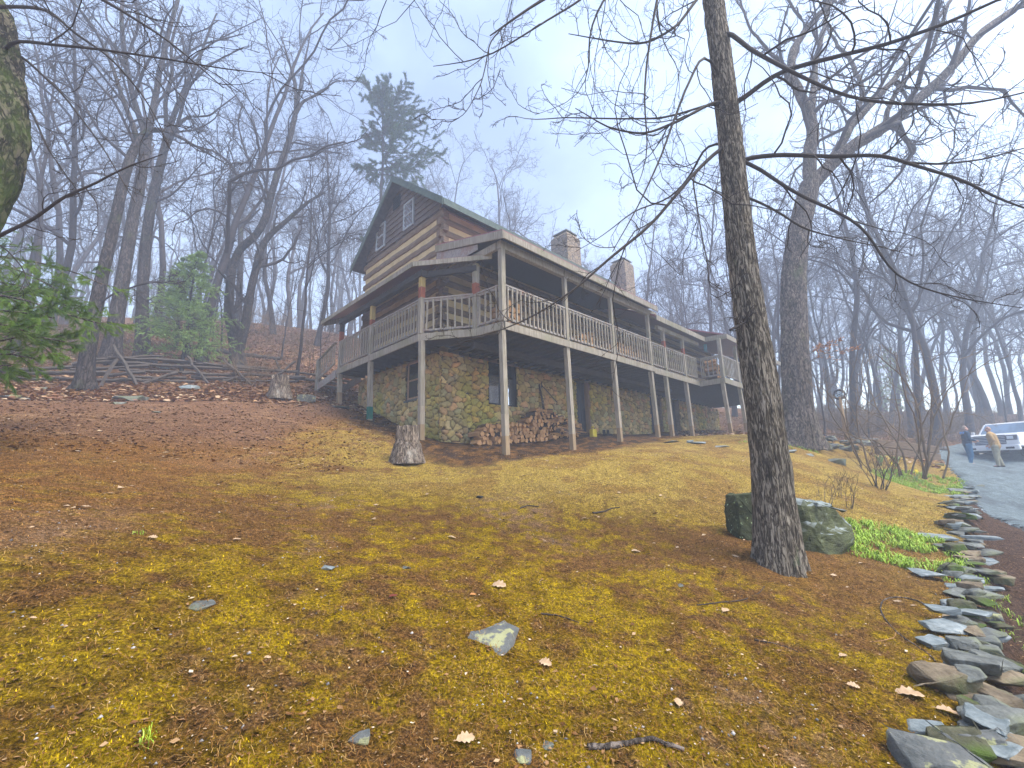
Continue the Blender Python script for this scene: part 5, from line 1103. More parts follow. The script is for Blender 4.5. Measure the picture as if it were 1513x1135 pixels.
# ---- dry stone wall along the drive: every slab loose
SL = [(1472,1062,92,62,'bluestone',.10,'largest grey green slab of the wall, lower right'),(1388,1132,112,50,'lichenrock',.2,'pale yellowish boulder cut by the bottom edge'),(1397,1006,84,46,'tanstone',.22,'angular tan block with shaded front face'),
 (1420,985,46,20,'slatestone',.05,'pale chip resting on the angular tan block'),(1441,1024,62,26,'tanstone',.10,'brown wedge in front of the largest slab'),(1482,1004,64,40,'tanstone',.08,'pinkish slab leaning at the right edge'),(1472,984,62,30,'mossrock',.14,'mossy stone above the pinkish slab'),
 (1435,957,66,26,'bluestone',.07,'long grey green slab with a shaded front'),(1397,927,68,30,'slatestone',.06,'bright blue slab with split layers'),(1379,948,44,22,'slatestone',.05,'small blue slab just under the bright one'),(1422,901,32,36,'mossrock',.2,'olive cube shaped stone'),
 (1460,939,44,20,'slatestone',.05,'thin blue stone right of the bright slab'),(1450,910,40,20,'lichenrock',.08,'pale stone right of the olive cube'),(1436,877,78,26,'bluestone',.05,'wide slab casting a black gap beneath it'),(1421,866,44,12,'slatestone',.03,'upper left plate on the wide slab'),(1459,870,34,12,'slatestone',.03,'upper right plate on the wide slab'),
 (1477,1096,56,44,'slatestone',.08,'blue rounded slab at the lower right corner'),(1445,1096,64,44,'lichenrock',.10,'grey pale slab beside the blue corner one'),(1366,1078,54,20,'slatestone',.04,'flat grey sliver left of the wall foot'),(1424,1112,84,36,'mossrock',.1,'dark mossy slab above the pale bottom boulder'),
 (1370,847,44,20,'slatestone',.03,'pale square plate lying in the green shoots'),(1475,855,38,26,'tanstone',.10,'purplish stone at the outer side of the wall'),(1444,828,44,26,'slatestone',.06,'blue slab with raised left end'),(1446,842,54,16,'bluestone',.05,'long slab under the raised blue one'),(1403,840,34,20,'mossrock',.12,'mossy block at the inner side'),
 (1412,810,32,24,'mossrock',.13,'dark upright stone among the shoots'),(1456,815,34,18,'bluestone',.06,'grey stone on the outer edge'),(1444,793,58,26,'slatestone',.06,'bright bluish slab near the middle of the wall'),(1424,783,36,16,'bluestone',.06,'grey slab behind the bright bluish one'),
 (1383,793,44,12,'slatestone',.03,'flat pale plate at the inner side'),(1397,807,30,16,'bluestone',.05,'small slab in the shoots'),(1407,774,38,16,'bluestone',.07,'grey block on the inner edge'),(1419,762,42,18,'mossrock',.12,'mossy wedge, far part of the wall'),(1420,751,38,10,'slatestone',.04,'pale thin slab on the mossy wedge'),
 (1422,742,44,12,'bluestone',.06,'grey slab, far part of the wall'),(1419,733,42,8,'slatestone',.03,'thin pale plate near the far end'),(1422,725,34,12,'bluestone',.08,'dark slab near the far end'),(1437,718,26,10,'bluestone',.08,'last stone at the far end of the wall')]
for k, (px, py, w, h, m, th, lb) in enumerate(SL):
    p = gp(px, py+h*.45); s_ = mpp(p); Wd = w*s_*(.86 if w > 55 else .95); hh = max(.04, min(th*.9, h*s_*.7))
    c_ = D(px, py, p[1]+Wd*.15); c_[2] = max(c_[2], Hf(c_[0], c_[1])+hh*.3)
    rock('wall_stone', lb, c_, (Wd, min(Wd*.66, .30), hh), rz=random.uniform(-.5, .3), tilt=(random.uniform(-.02, .16), random.uniform(-.10, .12)), mat=m, seed=300+k, npts=26, box=.88, flatten=1, amp=.05, sub=3 if w > 50 else 2, cat='stone')
wp = resample(np.c_[WALLP, np.zeros(len(WALLP))], 60)[:, :2]
for k in range(104):
    q = wp[int((k/104)**1.5*59)]; jx, jy = random.gauss(0, .075), random.gauss(0, .075); x, y = q[0]+jx, q[1]+jy; s0 = random.uniform(.15, .30)*(1 if q[1] > 4 else .85)
    rock('wall_stone', 'plain lower slab bedded in the dry stone wall', (x, y, Hf(x, y)+random.uniform(.0, .12)), (s0, s0*random.uniform(.6, 1), random.uniform(.03, .08)), rz=random.random()*3, tilt=(random.uniform(-.10, .10), random.uniform(-.10, .10)), mat=random.choice(['bluestone', 'tanstone', 'mossrock', 'slatestone', 'bluestone']), seed=500+k, npts=20, box=.86, flatten=1, amp=.05, sub=2 if y < 6 else 1, cat='stone', group='lower slabs of the dry stone wall')
# ---- stumps
def stump(name, label, px, py, wb, wt, h, seed, jag=.05, split=None, lean=0):
    p = gp(px, py, -.04); s_ = mpp(p); R0, R1, Hh = wb*s_/2, wt*s_/2, h*s_; NS, NR = 90, 40; V = []
    th = np.linspace(0, 2*np.pi, NS, endpoint=False)
    q = np.stack([np.cos(th)*3, np.sin(th)*3, th*0], -1)
    jg = fbm(q*2.2+seed, seed, 3)-.5; rows = []
    for i in range(NR):
        f = i/(NR-1); r = R1+(R0-R1)*(1-f)**1.5; lob = (fbm(np.stack([np.cos(th)*1.6, np.sin(th)*1.6, th*0+f*.4+seed], -1), seed+1, 2)-.5)*(.5*(1-f)+.12)
        fur = (np.abs(fbm(np.stack([np.cos(th)*9, np.sin(th)*9, th*0+f*1.1], -1), seed+3, 3)-.5)-.12)*.22
        rr = r*(1+lob+fur); 
        if split and f > split: rr = rr*.93
        z = f*Hh*(1+(jg*jag*4 if f > .85 else 0)*((f-.85)/.15 if f > .85 else 0)); rows.append(np.stack([np.cos(th)*rr+lean*f*Hh, np.sin(th)*rr, np.broadcast_to(z, th.shape)], -1))
    top = rows[-1].copy()
    for (k_, dz) in ((.78, 0.0), (.7, -.18), (.35, -.3), (0.02, -.32)): t_ = top.copy(); t_[:, :2] = (t_[:, :2]-[lean*Hh, 0])*k_+[lean*Hh, 0]; t_[:, 2] += dz*Hh; rows.append(t_)
    V = np.concatenate(rows); M_ = len(rows); i = np.arange(M_-1)[:, None]*NS; j = np.arange(NS)[None]; j2 = (j+1) % NS
    Q = np.stack([i+j, i+j2, i+NS+j2, i+NS+j], -1).reshape(-1, 4)
    o = link(name, np_mesh(name, V, Q), None, [MT['stump']], True, label=label, cat='tree stump'); o.location = tuple(p); return o
stump('tree_stump', 'knee high weathered stump with hollow top on the lawn before the porch corner', 602, 683, 50, 33, 54, 3, .03, .56, -.02)
stump('tree_stump', 'grey splintered stump on the slope near the rail fence', 412, 589, 36, 24, 34, 6, .16)
# ---- the collapsed rail fence: one fence, every rail and stake a part
fo = gp(250, 566); fence = empty('rail_fence', fo, label='tumbled split rail fence of weathered grey rails along the wood edge', cat='fence')
def rail_part(a, b, w, name='rail'):
    a = np.array(a)-fo; b = np.array(b)-fo; m = MB(); n = 7; pts = [Vector(a+(b-a)*i/(n-1)+np.array([random.gauss(0, .015) for _ in range(3)])) for i in range(n)]
    m.tube(pts, [w*random.uniform(.8, 1.15) for _ in range(n)], 5); m.build(name, MT['rail_old'], fence)
def R2(a, b, w=.055, z=0): 
    pa = gp(a[0], a[1]); pb = gp(b[0], b[1]); rail_part(D(a[0], a[1]-a[2], pa[1]), D(b[0], b[1]-b[2], pb[1]), w)
# (photo x, ground y, height above that in pixels)
for a, b in [((0,562,14),(120,560,18)),((2,562,8),(135,562,12)),((-20,562,2),(128,563,4)),((108,562,24),(200,562,30)),((105,563,16),(222,563,22)),((112,563,8),(215,564,13)),((120,565,2),(210,566,4)),((135,562,30),(240,560,34)),
             ((160,562,34),(290,562,26)),((185,563,26),(300,563,19)),((178,564,17),(285,563,12)),((190,566,9),(275,565,6)),((205,566,2),(290,566,2)),((240,562,28),(330,562,21)),((255,563,22),(372,563,16)),((270,564,13),(350,564,10)),((282,564,6),(370,565,4)),((300,562,24),(395,563,18)),
             ((330,563,20),(440,566,16)),((340,565,12),(450,567,10)),((330,566,4),(440,568,4)),((395,564,18),(500,568,10)),((410,566,10),(495,569,4)),((60,563,10),(160,564,14)),((325,566,0),(372,566,14)),((210,568,0),(262,566,16))]: R2(a, b, random.uniform(.045, .075))
for a, b in [((202,570,0),(168,556,46)),((148,572,0),(172,562,30)),((308,568,0),(276,560,34)),((372,570,0),(330,560,28)),((334,556,26),(320,560,32)),((408,560,30),(416,562,6)),((405,566,8),(436,560,26))]:
    pa = gp(a[0], a[1]); pb = gp(b[0], b[1]); rail_part(D(a[0], a[1]-a[2], pa[1]), D(b[0], b[1]-b[2], (pa[1]+pb[1])/2), .05, 'stake')
def long_log(name, label, pts, r, mat='rail_old', cat='log', n=10):
    P = [gp(*q[:2]) if len(q) == 2 else D(*q) for q in pts]; P = resample(np.array(P), 18); P[:, 2] += r*.6; root = P[0].copy(); rr = np.linspace(1, .55, 18)*r*(1+rng.normal(size=18)*.06)
    T = Tubes(); T.add(P-root+rng.normal(size=P.shape)*r*.12, rr, n); o = link(name, T.mesh(name), None, [MT[mat]], True, label=label, cat=cat); o.location = tuple(root); return o
long_log('fallen_log', 'long fallen log on the leafy hillside above the fence', [(297,517),(330,522),(370,528),(414,533)], .16)
long_log('fallen_log', 'dark fallen trunk lying across the far edge of the yard', [(1000+255,650),(1300,656),(1345,664),(1400,668)], .16)
for k, (z_, lb) in enumerate([(0, 'lower reddish timber of the low border beside the drive'), (.28, 'upper reddish timber of the low border beside the drive')]):
    a = gp(1296, 672); b = gp(1388, 682); m = MB(); m.bar((0, 0, .12+z_), tuple(b-a+np.array([0, 0, .12+z_])), .2, .26); o = m.build('timber', MT['log'], None, bevel=.02, label=lb, cat='timber'); o.location = tuple(a)
long_log('stick', 'crooked dark stick lying along the bottom edge', [(868,1108),(905,1112),(935,1100),(965,1097),(985,1108),(1012,1116)], .014, 'bark_oak', 'stick', 7)
long_log('twig', 'long bent twig lying left of the front tree', [(1030,896),(1068,892),(1098,888),(1122,878),(1130,868)], .006, 'twig_near', 'twig', 5)
long_log('twig', 'short dark twig lying on the upper lawn', [(876,760),(893,757),(905,752),(916,751)], .016, 'twig_near', 'twig', 5)
long_log('twig', 'curved twig on the lawn at centre', [(768,752),(780,748),(797,750)], .012, 'twig_near', 'twig', 5)
long_log('twig', 'thin twig below the lichen rock on its right', [(800,908),(825,912),(846,918),(856,922)], .006, 'twig_near', 'twig', 5)
long_log('twig', 'pale broken twig in the soil near the wall foot', [(1285,950),(1302,948),(1322,945),(1325,935)], .004, 'firewood', 'twig', 5)
long_log('vine', 'curved woody vine looping over the ground before the wall', [(1380,905),(1362,888),(1338,883),(1312,882),(1299,893),(1303,910),(1320,932),(1345,953),(1378,965),(1383,980)], .008, 'bark_oak', 'vine', 6)
long_log('twig', 'stick lying on the drive side of the lower lawn', [(1115,948),(1140,952),(1160,957),(1180,965)], .006, 'twig_near', 'twig', 5)
# ---- single leaves big enough to tell apart
def oak_leaf(label, px, py, L, rz, mat='leaf_pale', lobes=4):
    p = gp(px, py, .012); s_ = mpp(p); L = L*s_*.72; N = 8*lobes+1; up = []; 
    for i in range(N):
        f = i/(N-1); wv = math.sin(f*math.pi)**.7*.30*(1+.24*math.cos(f*lobes*2*math.pi+math.pi))+.015; up.append((f-.5, wv))
    V = []; 
    for (a, b) in up:
        z = .05*math.sin((a+.5)*5+rz)+.03
        V += [(a*L, b*L, (z+.25*b)*L), (a*L, 0, z*.5*L), (a*L, -b*L, (z+.18*b)*L)]
    F_ = []
    for i in range(N-1): F_ += [(3*i, 3*i+1, 3*i+4, 3*i+3), (3*i+1, 3*i+2, 3*i+5, 3*i+4)]
    V += [(-.72*L, .02*L, .03*L), (-.5*L, -.01*L, .02*L), (-.5*L, .02*L, .03*L)]; b0 = len(V); F_.append((b0-3, b0-2, b0-1))
    m = MB(); m.add(V, F_); o = m.build('oak_leaf', MT[mat], None, smooth=True, label=label, cat='leaf'); o.location = tuple(p); o.rotation_euler = (random.uniform(-.1, .3), random.uniform(-.15, .15), rz); return o
for a in [('pale lobed oak leaf just above the lichen rock', 737, 868, 32, -.5), ('curled pinkish leaf at the bottom centre', 688, 1101, 34, .3), ('large pink oak leaf pointing at the wall foot', 1345, 1032, 44, -.45), ('tan leaf in front of the largest slab', 1402, 1056, 34, -.5),
          ('curled pale leaf below the lichen rock on its right', 806, 985, 26, -.6), ('broken pale leaf in the reddish needles at left', 123, 752, 26, .2), ('pale leaf on the lawn above centre right', 865, 768, 14, 0.), ('whitish leaf on the soil left of the front trunk', 1072, 905, 20, .7),
          ('small pink leaf on the lawn right of centre', 940, 817, 18, .1), ('pale leaf lying on the lawn before the second post', 806, 803, 12, 1.), ('pale leaf in the left yard', 225, 797, 18, .1), ('tiny pale leaf at far left', 48, 918, 12, .4), ('whitish leaf left of centre', 350, 800, 14, .8), ('small pale leaf in the bare patch', 668, 796, 16, .1),
          ('folded tan leaf low at right', 1262, 1020, 20, -.4), ('small leaf by the vine', 1246, 972, 16, .3), ('pale leaf near the front tree foot', 988, 965, 12, .9), ('brown leaf right of the bottom stick', 1003, 1044, 24, 1.3), ('white leaf at lower left', 395, 978, 12, .5)]:
    oak_leaf(*a)
oak_leaf('small dark red leaf left above the lichen rock', 581, 885, 16, .6, 'leaf_red'); oak_leaf('salmon leaf above the lichen rock', 699, 882, 12, .4, 'leaf_orange')
# ================================================================== FIREWOOD AND PORCH THINGS
def split_log(seed, L=.42, r=.085):
    R_ = random.Random(seed); m = MB(); k = R_.choice([3, 4, 4, 5, 9]); th0 = R_.random()*6; prof = []
    for i in range(k): a = th0+2*math.pi*i/k+R_.uniform(-.3, .3)*(k < 9); rr = r*R_.uniform(.8, 1.2 if k < 9 else .95); prof.append((math.cos(a)*rr, math.sin(a)*rr))
    n = 5; vs = []
    for i in range(n):
        f = i/(n-1)-.5; j = (R_.gauss(0, .006), R_.gauss(0, .006)); vs += [(x*(1+R_.gauss(0, .05))+j[0], f*L, z*(1+R_.gauss(0, .05))+j[1]) for x, z in prof]
    fs = [(i*k+q, i*k+(q+1) % k, (i+1)*k+(q+1) % k, (i+1)*k+q) for i in range(n-1) for q in range(k)]
    mi = [1 if (q < (1 if k < 9 else 9)) else 0 for i in range(n-1) for q in range(k)]
    b = len(m.v); m.add(vs, fs); m.m = mi; m.add([], [tuple(range(k)), tuple((n-1)*k+q for q in range(k-1, -1, -1))]); m.f[-2:] = [tuple(range(k)), tuple((n-1)*k+q for q in range(k-1, -1, -1))]
    me = bpy.data.meshes.new('firewood_log'); me.from_pydata(m.v, [], m.f); me.polygons.foreach_set('material_index', np.array(m.m, np.int32)); me.materials.append(MT['firewood']); me.materials.append(MT['firebark'])
    bm = bmesh.new(); bm.from_mesh(me); bmesh.ops.recalc_face_normals(bm, faces=bm.faces); bm.to_mesh(me); bm.free(); return me
LOGM = [split_log(k) for k in range(14)]; LOGS = [split_log(40+k, .30, .05) for k in range(5)]
def put_log(u, v, z, lb, grp, sm=False, yaw=None, roll=None, pitch=0, s=1.):
    o = bpy.data.objects.new('firewood_log', random.choice(LOGS if sm else LOGM)); COL.objects.link(o); p = W(u, v, z); o.location = tuple(p)
    o.rotation_euler = (pitch, random.random()*6.28 if roll is None else roll, HA+(random.gauss(0, .10) if yaw is None else yaw)); o.scale = s if hasattr(s, '__len__') else (s, s, s); tag(o, lb, 'firewood', grp)
def hpile(u): return np.interp(u, [.75, 1.2, 2.2, 3.0, 3.5, 4.1, 4.8, 5.5, 5.9], [.36, .60, .64, .72, 1.10, 1.14, .86, .58, .25])
u = .85
while u < 5.8:
    g = gz(u, 2.1); z = .07; row = 0
    while z < hpile(u):
        messy = u > 3.9
        put_log(u+random.gauss(0, .02)+(.06 if row % 2 else 0), 2.15+random.gauss(0, .04)+z*.12, g+z, 'split log stacked against the fieldstone wall' if not messy else 'thin log in the tumbled end of the pile by the wall',
                'firewood stacked against the fieldstone wall' if not messy else 'tumbled firewood at the right end of the pile', sm=messy and random.random() < .6, yaw=None if not messy else random.gauss(0, .5), pitch=random.gauss(0, .08 if not messy else .3))
        z += .125 if not messy else .12; row += 1
    u += .155
for k in range(12): put_log(4.95+random.random()*.6, 2.0+random.gauss(0, .10), gz(5.8, 1.8)+.05+random.random()*.3, 'long pale stick jutting from the right end of the woodpile', 'sticks at the end of the woodpile', sm=True, yaw=-1.35+random.gauss(0, .1), pitch=random.gauss(0, .08), s=(.75, 3.4 if k % 2 else 2.6, .75))
for (ua, ub, vv, top, lb) in ((.35, .95, .55, 1.0-.25, 'split log in the small stack on the porch by the corner post'), (3.75, 4.5, .45, .62, 'split log in the stack on the porch behind the third bay'), (5.35, 7.6, .5, .66, 'split log in the long stack behind the porch railing'), (12.1, 12.75, -.55, .8, 'split log in the stack on the far end of the porch')):
    u = ua
    while u < ub:
        z = .08
        while z < top*random.uniform(.85, 1.05): put_log(u+random.gauss(0, .015), vv, ZD1+z, lb, lb.replace('split log in', 'logs of'), s=1.15); z += .17
        u += .19
# tools leaning on the wall above the woodpile
def simple(name, label, cat, build, mats, loc=None, **k):
    m = MB(); build(m); return m.build(name, mats, None, label=label, cat=cat, **k)
g = gz(4.4, 2.5)
m = MB(); a, b = W(4.35, 2.50, g+.75), W(4.28, 2.66, g+1.95); m.tube([a, (a+b)/2+[.02, 0, 0], b], [.05, .042, .035], 7); m.build('leaning_post', MT['bark_oak'], None, label='dark post leaning on the wall above the woodpile', cat='post')
root = empty('shovel', W(5.1, 2.5, g+1.2), label='thin handled tool slanting on the wall above the woodpile', cat='tool')
o_ = np.array(root.location); m = MB(); m.tube([W(4.36, 2.60, g+1.92)-o_, W(5.15, 2.55, g+1.35)-o_], .016, 6); m.build('handle', MT['rail_old'], root); m = MB(); a = W(4.36, 2.60, g+1.92)-o_; m.hexa([tuple(a+q) for q in ((-.02, -.08, -.1), (.02, -.08, -.1), (.02, .08, -.1), (-.02, .08, -.1))], [tuple(a+q) for q in ((-.012, -.07, .12), (.012, -.07, .12), (.012, .07, .12), (-.012, .07, .12))]); m.build('blade', MT['black'], root, bevel=.006)
# yellow fuel can
yt = NT('yellow_plastic'); yt.col(yt.ramp(yt.noise(yt.map(), 9, 4), [(.3, (.62, .48, .01)), (.7, (.75, .60, .02))]), .4, .5); MT['yellow'] = yt.m
p = W(6.02, 1.62, gz(6.02, 1.62)); can = empty('fuel_can', p, HA, label='yellow plastic can standing at the end of the woodpile by the door', cat='can')
m = MB(); m.hexa([(-.13, -.09, 0), (.13, -.09, 0), (.13, .09, 0), (-.13, .09, 0)], [(-.12, -.085, .30), (.12, -.085, .30), (.12, .085, .30), (-.12, .085, .30)]); m.build('body', MT['yellow'], can, bevel=.03)
m = MB(); m.tube([(-.09, 0, .29), (-.08, 0, .38), (.03, 0, .40), (.06, 0, .29)], .018, 7); m.build('handle', MT['yellow'], can, smooth=True); m = MB(); m.tube([(.09, 0, .29), (.09, 0, .35)], [.03, .026], 10); m.build('cap', MT['black'], can)
for k, lb in enumerate(('left one of the two dark boots by the stone wall', 'right one of the two dark boots by the stone wall')):
    p = W(7.0+k*.28, 1.75, gz(7.1, 1.75)); m = MB(); m.hexa([(-.05, -.14, 0), (.05, -.14, 0), (.05, .12, 0), (-.05, .12, 0)], [(-.045, -.10, .08), (.045, -.10, .08), (.045, .10, .10), (-.045, .10, .10)]); m.hexa([(-.045, .0, .09), (.045, .0, .09), (.045, .11, .09), (-.045, .11, .09)], [(-.045, .01, .24), (.045, .01, .24), (.045, .11, .24), (-.045, .11, .24)]); o = m.build('boot', MT['black'], None, bevel=.02, label=lb, cat='boot', group=None); o.location = tuple(p); o.rotation_euler = (0, 0, HA+k*.3)
wc = empty('wind_chime', W(12.5, -.25, 6.95), label='small blue wind chime hanging under the far porch roof', cat='wind chime')
bt = NT('chime_blue').col((.10, .35, .42), .4).m
m = MB(); m.tube([(0, 0, .12), (0, 0, .15)], .07, 10); m.build('top', bt, wc)
for k in range(5): m = MB(); a = k*1.256; m.tube([(.05*math.cos(a), .05*math.sin(a), .11), (.05*math.cos(a), .05*math.sin(a), -.22+.04*k)], .012, 6); m.build('chime_tube', bt, wc)
# porch furniture seen dimly behind the railing: two plain benches
def bench(u, v, rz, lb):
    b = empty('bench', W(u, v, ZD1), HA+rz, label=lb, cat='bench')
    m = MB(); [m.box(-.7, .7, y, y+.09, .42, .45) for y in (-.2, -.09, .02, .13)]; m.build('seat', MT['wood_rail'], b)
    m = MB(); [m.box(-.7, .7, .22, .25, z, z+.09) for z in (.55, .68, .81)]; m.build('backrest', MT['wood_rail'], b)
    for x in (-.62, .62):
        for y in (-.17, .22): m = MB(); m.box(x-.03, x+.03, y-.03, y+.03, 0, .42 if y < 0 else .9); m.build('leg', MT['wood_rail'], b)
bench(2.1, 2.3, 0, 'plain wooden bench against the log wall on the near porch'); bench(9.8, 2.3, 0, 'plain wooden bench against the log wall on the far porch')
# ================================================================== ORNAMENT ON ITS POST
p = gp(1252, 655); d_ = p[1]; top = D(1240, 583, d_)-p
orn = empty('garden_ornament', p, label='round dark ring ornament with pale trefoil on a leaning wooden post', cat='ornament')
m = MB(); m.tube([(0, 0, -.2), tuple(top*.5), tuple(top-np.array([0, 0, .1]))], [.075, .065, .05], 9); m.build('post', MT['wood_brown'], orn, smooth=True)
vd = Vector((-top[0]-p[0], -top[1]-p[1], 0)).normalized(); xa = Vector((vd.y, -vd.x, 0)); c = Vector(top); rr = 6.8*d_/FPX
m = MB(); m.tube([c+xa*rr*math.cos(a)+Vector((0, 0, 1))*rr*math.sin(a) for a in np.linspace(0, 2*math.pi, 25)], .04, 8, cap=False); m.build('ring', MT['black'], orn, smooth=True)
wt = NT('pale_blue_paint').col((.45, .58, .68), .5).m
m = MB()
for k in range(3):
    a0 = math.pi/2+k*2.094; cc = c+xa*rr*.42*math.cos(a0)+Vector((0, 0, 1))*rr*.42*math.sin(a0); m.tube([cc+xa*rr*.26*math.cos(a)+Vector((0, 0, 1))*rr*.26*math.sin(a) for a in np.linspace(0, 2*math.pi, 15)], .022, 6, cap=False)
m.build('trefoil', wt, orn, smooth=True)
m = MB()
for k in range(4): a = k*math.pi/4+.3; m.tube([c+xa*rr*math.cos(a)+Vector((0, 0, 1))*rr*math.sin(a), c-xa*rr*math.cos(a)-Vector((0, 0, 1))*rr*math.sin(a)], .014, 5)
m.build('spokes', MT['black'], orn)
# ================================================================== SHRUBS, SAPLINGS, BRUSH
def shrub(name, label, px, py, hpx, n, spread, seed, mat='bark_oak', tw=.005, k3=3, rb=.022, wide=.25, group=None, mesh=None, pos=None):
    p = gp(px, py) if pos is None else np.array(pos)
    root = empty(name, p, label=label, cat='shrub', group=group)
    if mesh is None:
        s_ = mpp(p); h = hpx*s_ if pos is None else hpx; R_ = np.random.default_rng(seed); T = Tubes(); B = []; 
        for k in range(n):
            a = R_.uniform(0, 6.28); st = np.array([math.cos(a), math.sin(a), 0])*wide*R_.random()*h*.4; d = nrmz(np.array([math.cos(a)*spread*R_.uniform(.3, 1.2), math.sin(a)*spread*R_.uniform(.3, 1.2), 1.])); q = [st-[0, 0, .05]]; 
            for i in range(9): d = nrmz(d+R_.normal(size=3)*.16+UPZ*.05); q.append(q[-1]+d*h*R_.uniform(.7, 1.05)/9)
            B.append(q)
        B = np.array(B); Rr = np.linspace(1, .3, 10)[None]*R_.uniform(.6, 1.2, (n, 1))*rb; T.add(B, Rr, 7)
        C = Tubes(); grow_crown(C, B, Rr, [(5, 6, .42, (.4, .9), .16, .05, .6, tw*1.4, .3, 4), (k3, 5, .5, (.4, .9), .18, .04, .7, tw, .15, 3)])
        mesh = (T.mesh(name), C.mesh(name)); mesh[0].materials.append(MT[mat]); mesh[1].materials.append(MT['brush'])
    link('stems', mesh[0], root, smooth=False); link('crown', mesh[1], root); return mesh
MT['brush'] = mottled('brush', (.12,.08,.05), (.30,.21,.12), 3, bump=0, obr=.3)
shrub('bare_shrub', 'tall bare shrub with many bent brown stems by the drive', 1338, 706, 225, 16, .46, 5, mat='brush', tw=.007, k3=5, rb=.034, wide=.6)
shrub('bare_shrub', 'twiggy low shrub at the left foot of the tall one', 1300, 722, 70, 10, .35, 6, tw=.004, rb=.012)
for k, (px, py, h, lb) in enumerate([(1222, 748, 58, 'thin leafless seedling just behind the boulder'), (1258, 752, 62, 'wispy leafless seedling right of the boulder'), (1240, 735, 50, 'faint seedling between the two by the boulder'), (885, 700-40, 20, 'tuft of dry stems by the third post')]):
    shrub('seedling', lb, px, py, h, 5, .18, 30+k, tw=.0022, k3=2, rb=.005)
bru = None
def brush_at(a0, a1, r0, r1, n, lb, grp, hh, s0, s1, test=lambda x, y: True):
    global bru
    c = 0; t_ = 0
    while c < n and t_ < 3000:
        t_ += 1; a = rad(random.uniform(a0, a1)); r = random.uniform(r0, r1); x, y = r*math.sin(a), r*math.cos(a)
        if in_house(x, y, .5) or drive_mask(np.array([x]), np.array([y]))[0] or not test(x, y): continue
        if bru is None: bru = shrub('brush', lb, 0, 0, hh, 12, .5, 77, mat='brush', tw=.006, k3=3, rb=.012, wide=.6, group=grp, pos=(x, y, Hf(x, y)))
        else: shrub('brush', lb, 0, 0, hh, 12, .5, 77, group=grp, mesh=bru, pos=(x, y, Hf(x, y)))
        s = random.uniform(s0, s1); o = [q for q in bpy.data.objects if q.name.startswith('brush') and q.type == 'EMPTY'][-1]; c += 1
        return_list.append((x, y, s))
return_list = []
brush_at(33, 62, 22, 50, 84, 'tan leafless brush in the fog beyond the yard', 'brush beyond the yard', 1.9, .8, 1.3)
brush_at(-52, -20, 18, 42, 52, 'thin leafless brush on the leafy hillside', 'brush on the hillside', 1.9, .5, 1.)
for o in bpy.data.objects:
    if o.type == 'EMPTY' and o.name.startswith('brush'): s = random.uniform(.6, 1.25); o.scale = (s, s, s*random.uniform(.8, 1.2)); o.rotation_euler = (0, 0, random.random()*6.28)
for k, (px, d, s, lb) in enumerate([(205, 19.5, .30, 'thin sapling between the two straight trunks'), (300, 19, .34, 'sapling right of the hemlock'), (318, 21, .4, 'pale thin sapling left of the twin stemmed oak'), (470, 18.5, .32, 'slim sapling beside the porch stairs'), (410, 23, .45, 'thin sapling above the splintered stump'), (352-12, 17.5, .22, 'little sapling before the twin stemmed oak'), (1210, 21, .42, 'slim sapling left of the ornament post'), (1275, 24, .5, 'slim sapling right of the ornament post'), (1480, 27, .5, 'thin sapling behind the truck')]):
    x, y = onray(px, d); plant(6 if k % 2 else 2, x, y, s, label=lb, name='sapling')
# a low branch of clinging orange leaves on a thin beech before the oak
x, y = onray(1187, 13.2); p = np.array([x, y, Hf(x, y)]); be = empty('beech_sapling', p, label='thin beech holding a spray of orange leaves before the big oak', cat='tree')
T = Tubes(); zt = D(1190, 540, 13.2)[2]-p[2]; st = resample(np.array([[.25, .15, -.1], [.2, .1, zt*.5], [.1, 0, zt*.9], [.05, 0, zt*1.5]]), 14); T.add(st, np.linspace(.03, .008, 14), 7)
b = [resample(np.array([D(1188, 540, 13.2), D(1205, 528, 13.1), D(1225, 520, 13.0), D(1262, 517, 12.9)])-p, 10), resample(np.array([D(1190, 530, 13.2), D(1205, 515, 13.2), D(1222, 508, 13.2), D(1240, 505, 13.1)])-p, 10)]
b = np.array(b); T.add(b, np.linspace(.014, .004, 10)[None]*np.ones((2, 1)), 5); s1, r1 = sprout(b, np.linspace(.014, .004, 10)[None]*np.ones((2, 1)), 10, 5, .3, (.4, .8), .12, 0, .6, .003, .2); T.add(s1, r1, 3)
link('trunk', T.mesh('beech'), be, [MT['bark_oak']], True)
q = np.concatenate([s1[:, i] for i in range(1, 5)]); q = np.repeat(q, 2, 0)+rng.normal(size=(len(q)*2, 3))*.03; N = len(q); a_, b_ = frames(N); z_ = rng.normal(size=(N, 1))*.5; sz = rng.uniform(.035, .06, (N, 1)); a_ = nrmz(a_+UPZ*z_); V = np.stack([q-a_*sz, q-b_*sz*.5-UPZ*.01, q+a_*sz, q+b_*sz*.5-UPZ*.02], 1)
link('leaves', np_mesh('leaves', V, np.arange(4*N).reshape(-1, 4)), be, [MT['leaf_orange']])
# a few orange leaves still hanging on the low branch tips in front of the porch
q = np.array([D(955+rng.normal()*5, 490+rng.random()*35, 4.75+rng.normal()*.05) for _ in range(16)]); N = len(q); a_, b_ = frames(N); sz = rng.uniform(.012, .022, (N, 1)); a_ = nrmz(a_+UPZ*rng.normal(size=(N, 1))*.8)
for j in range(0): pass
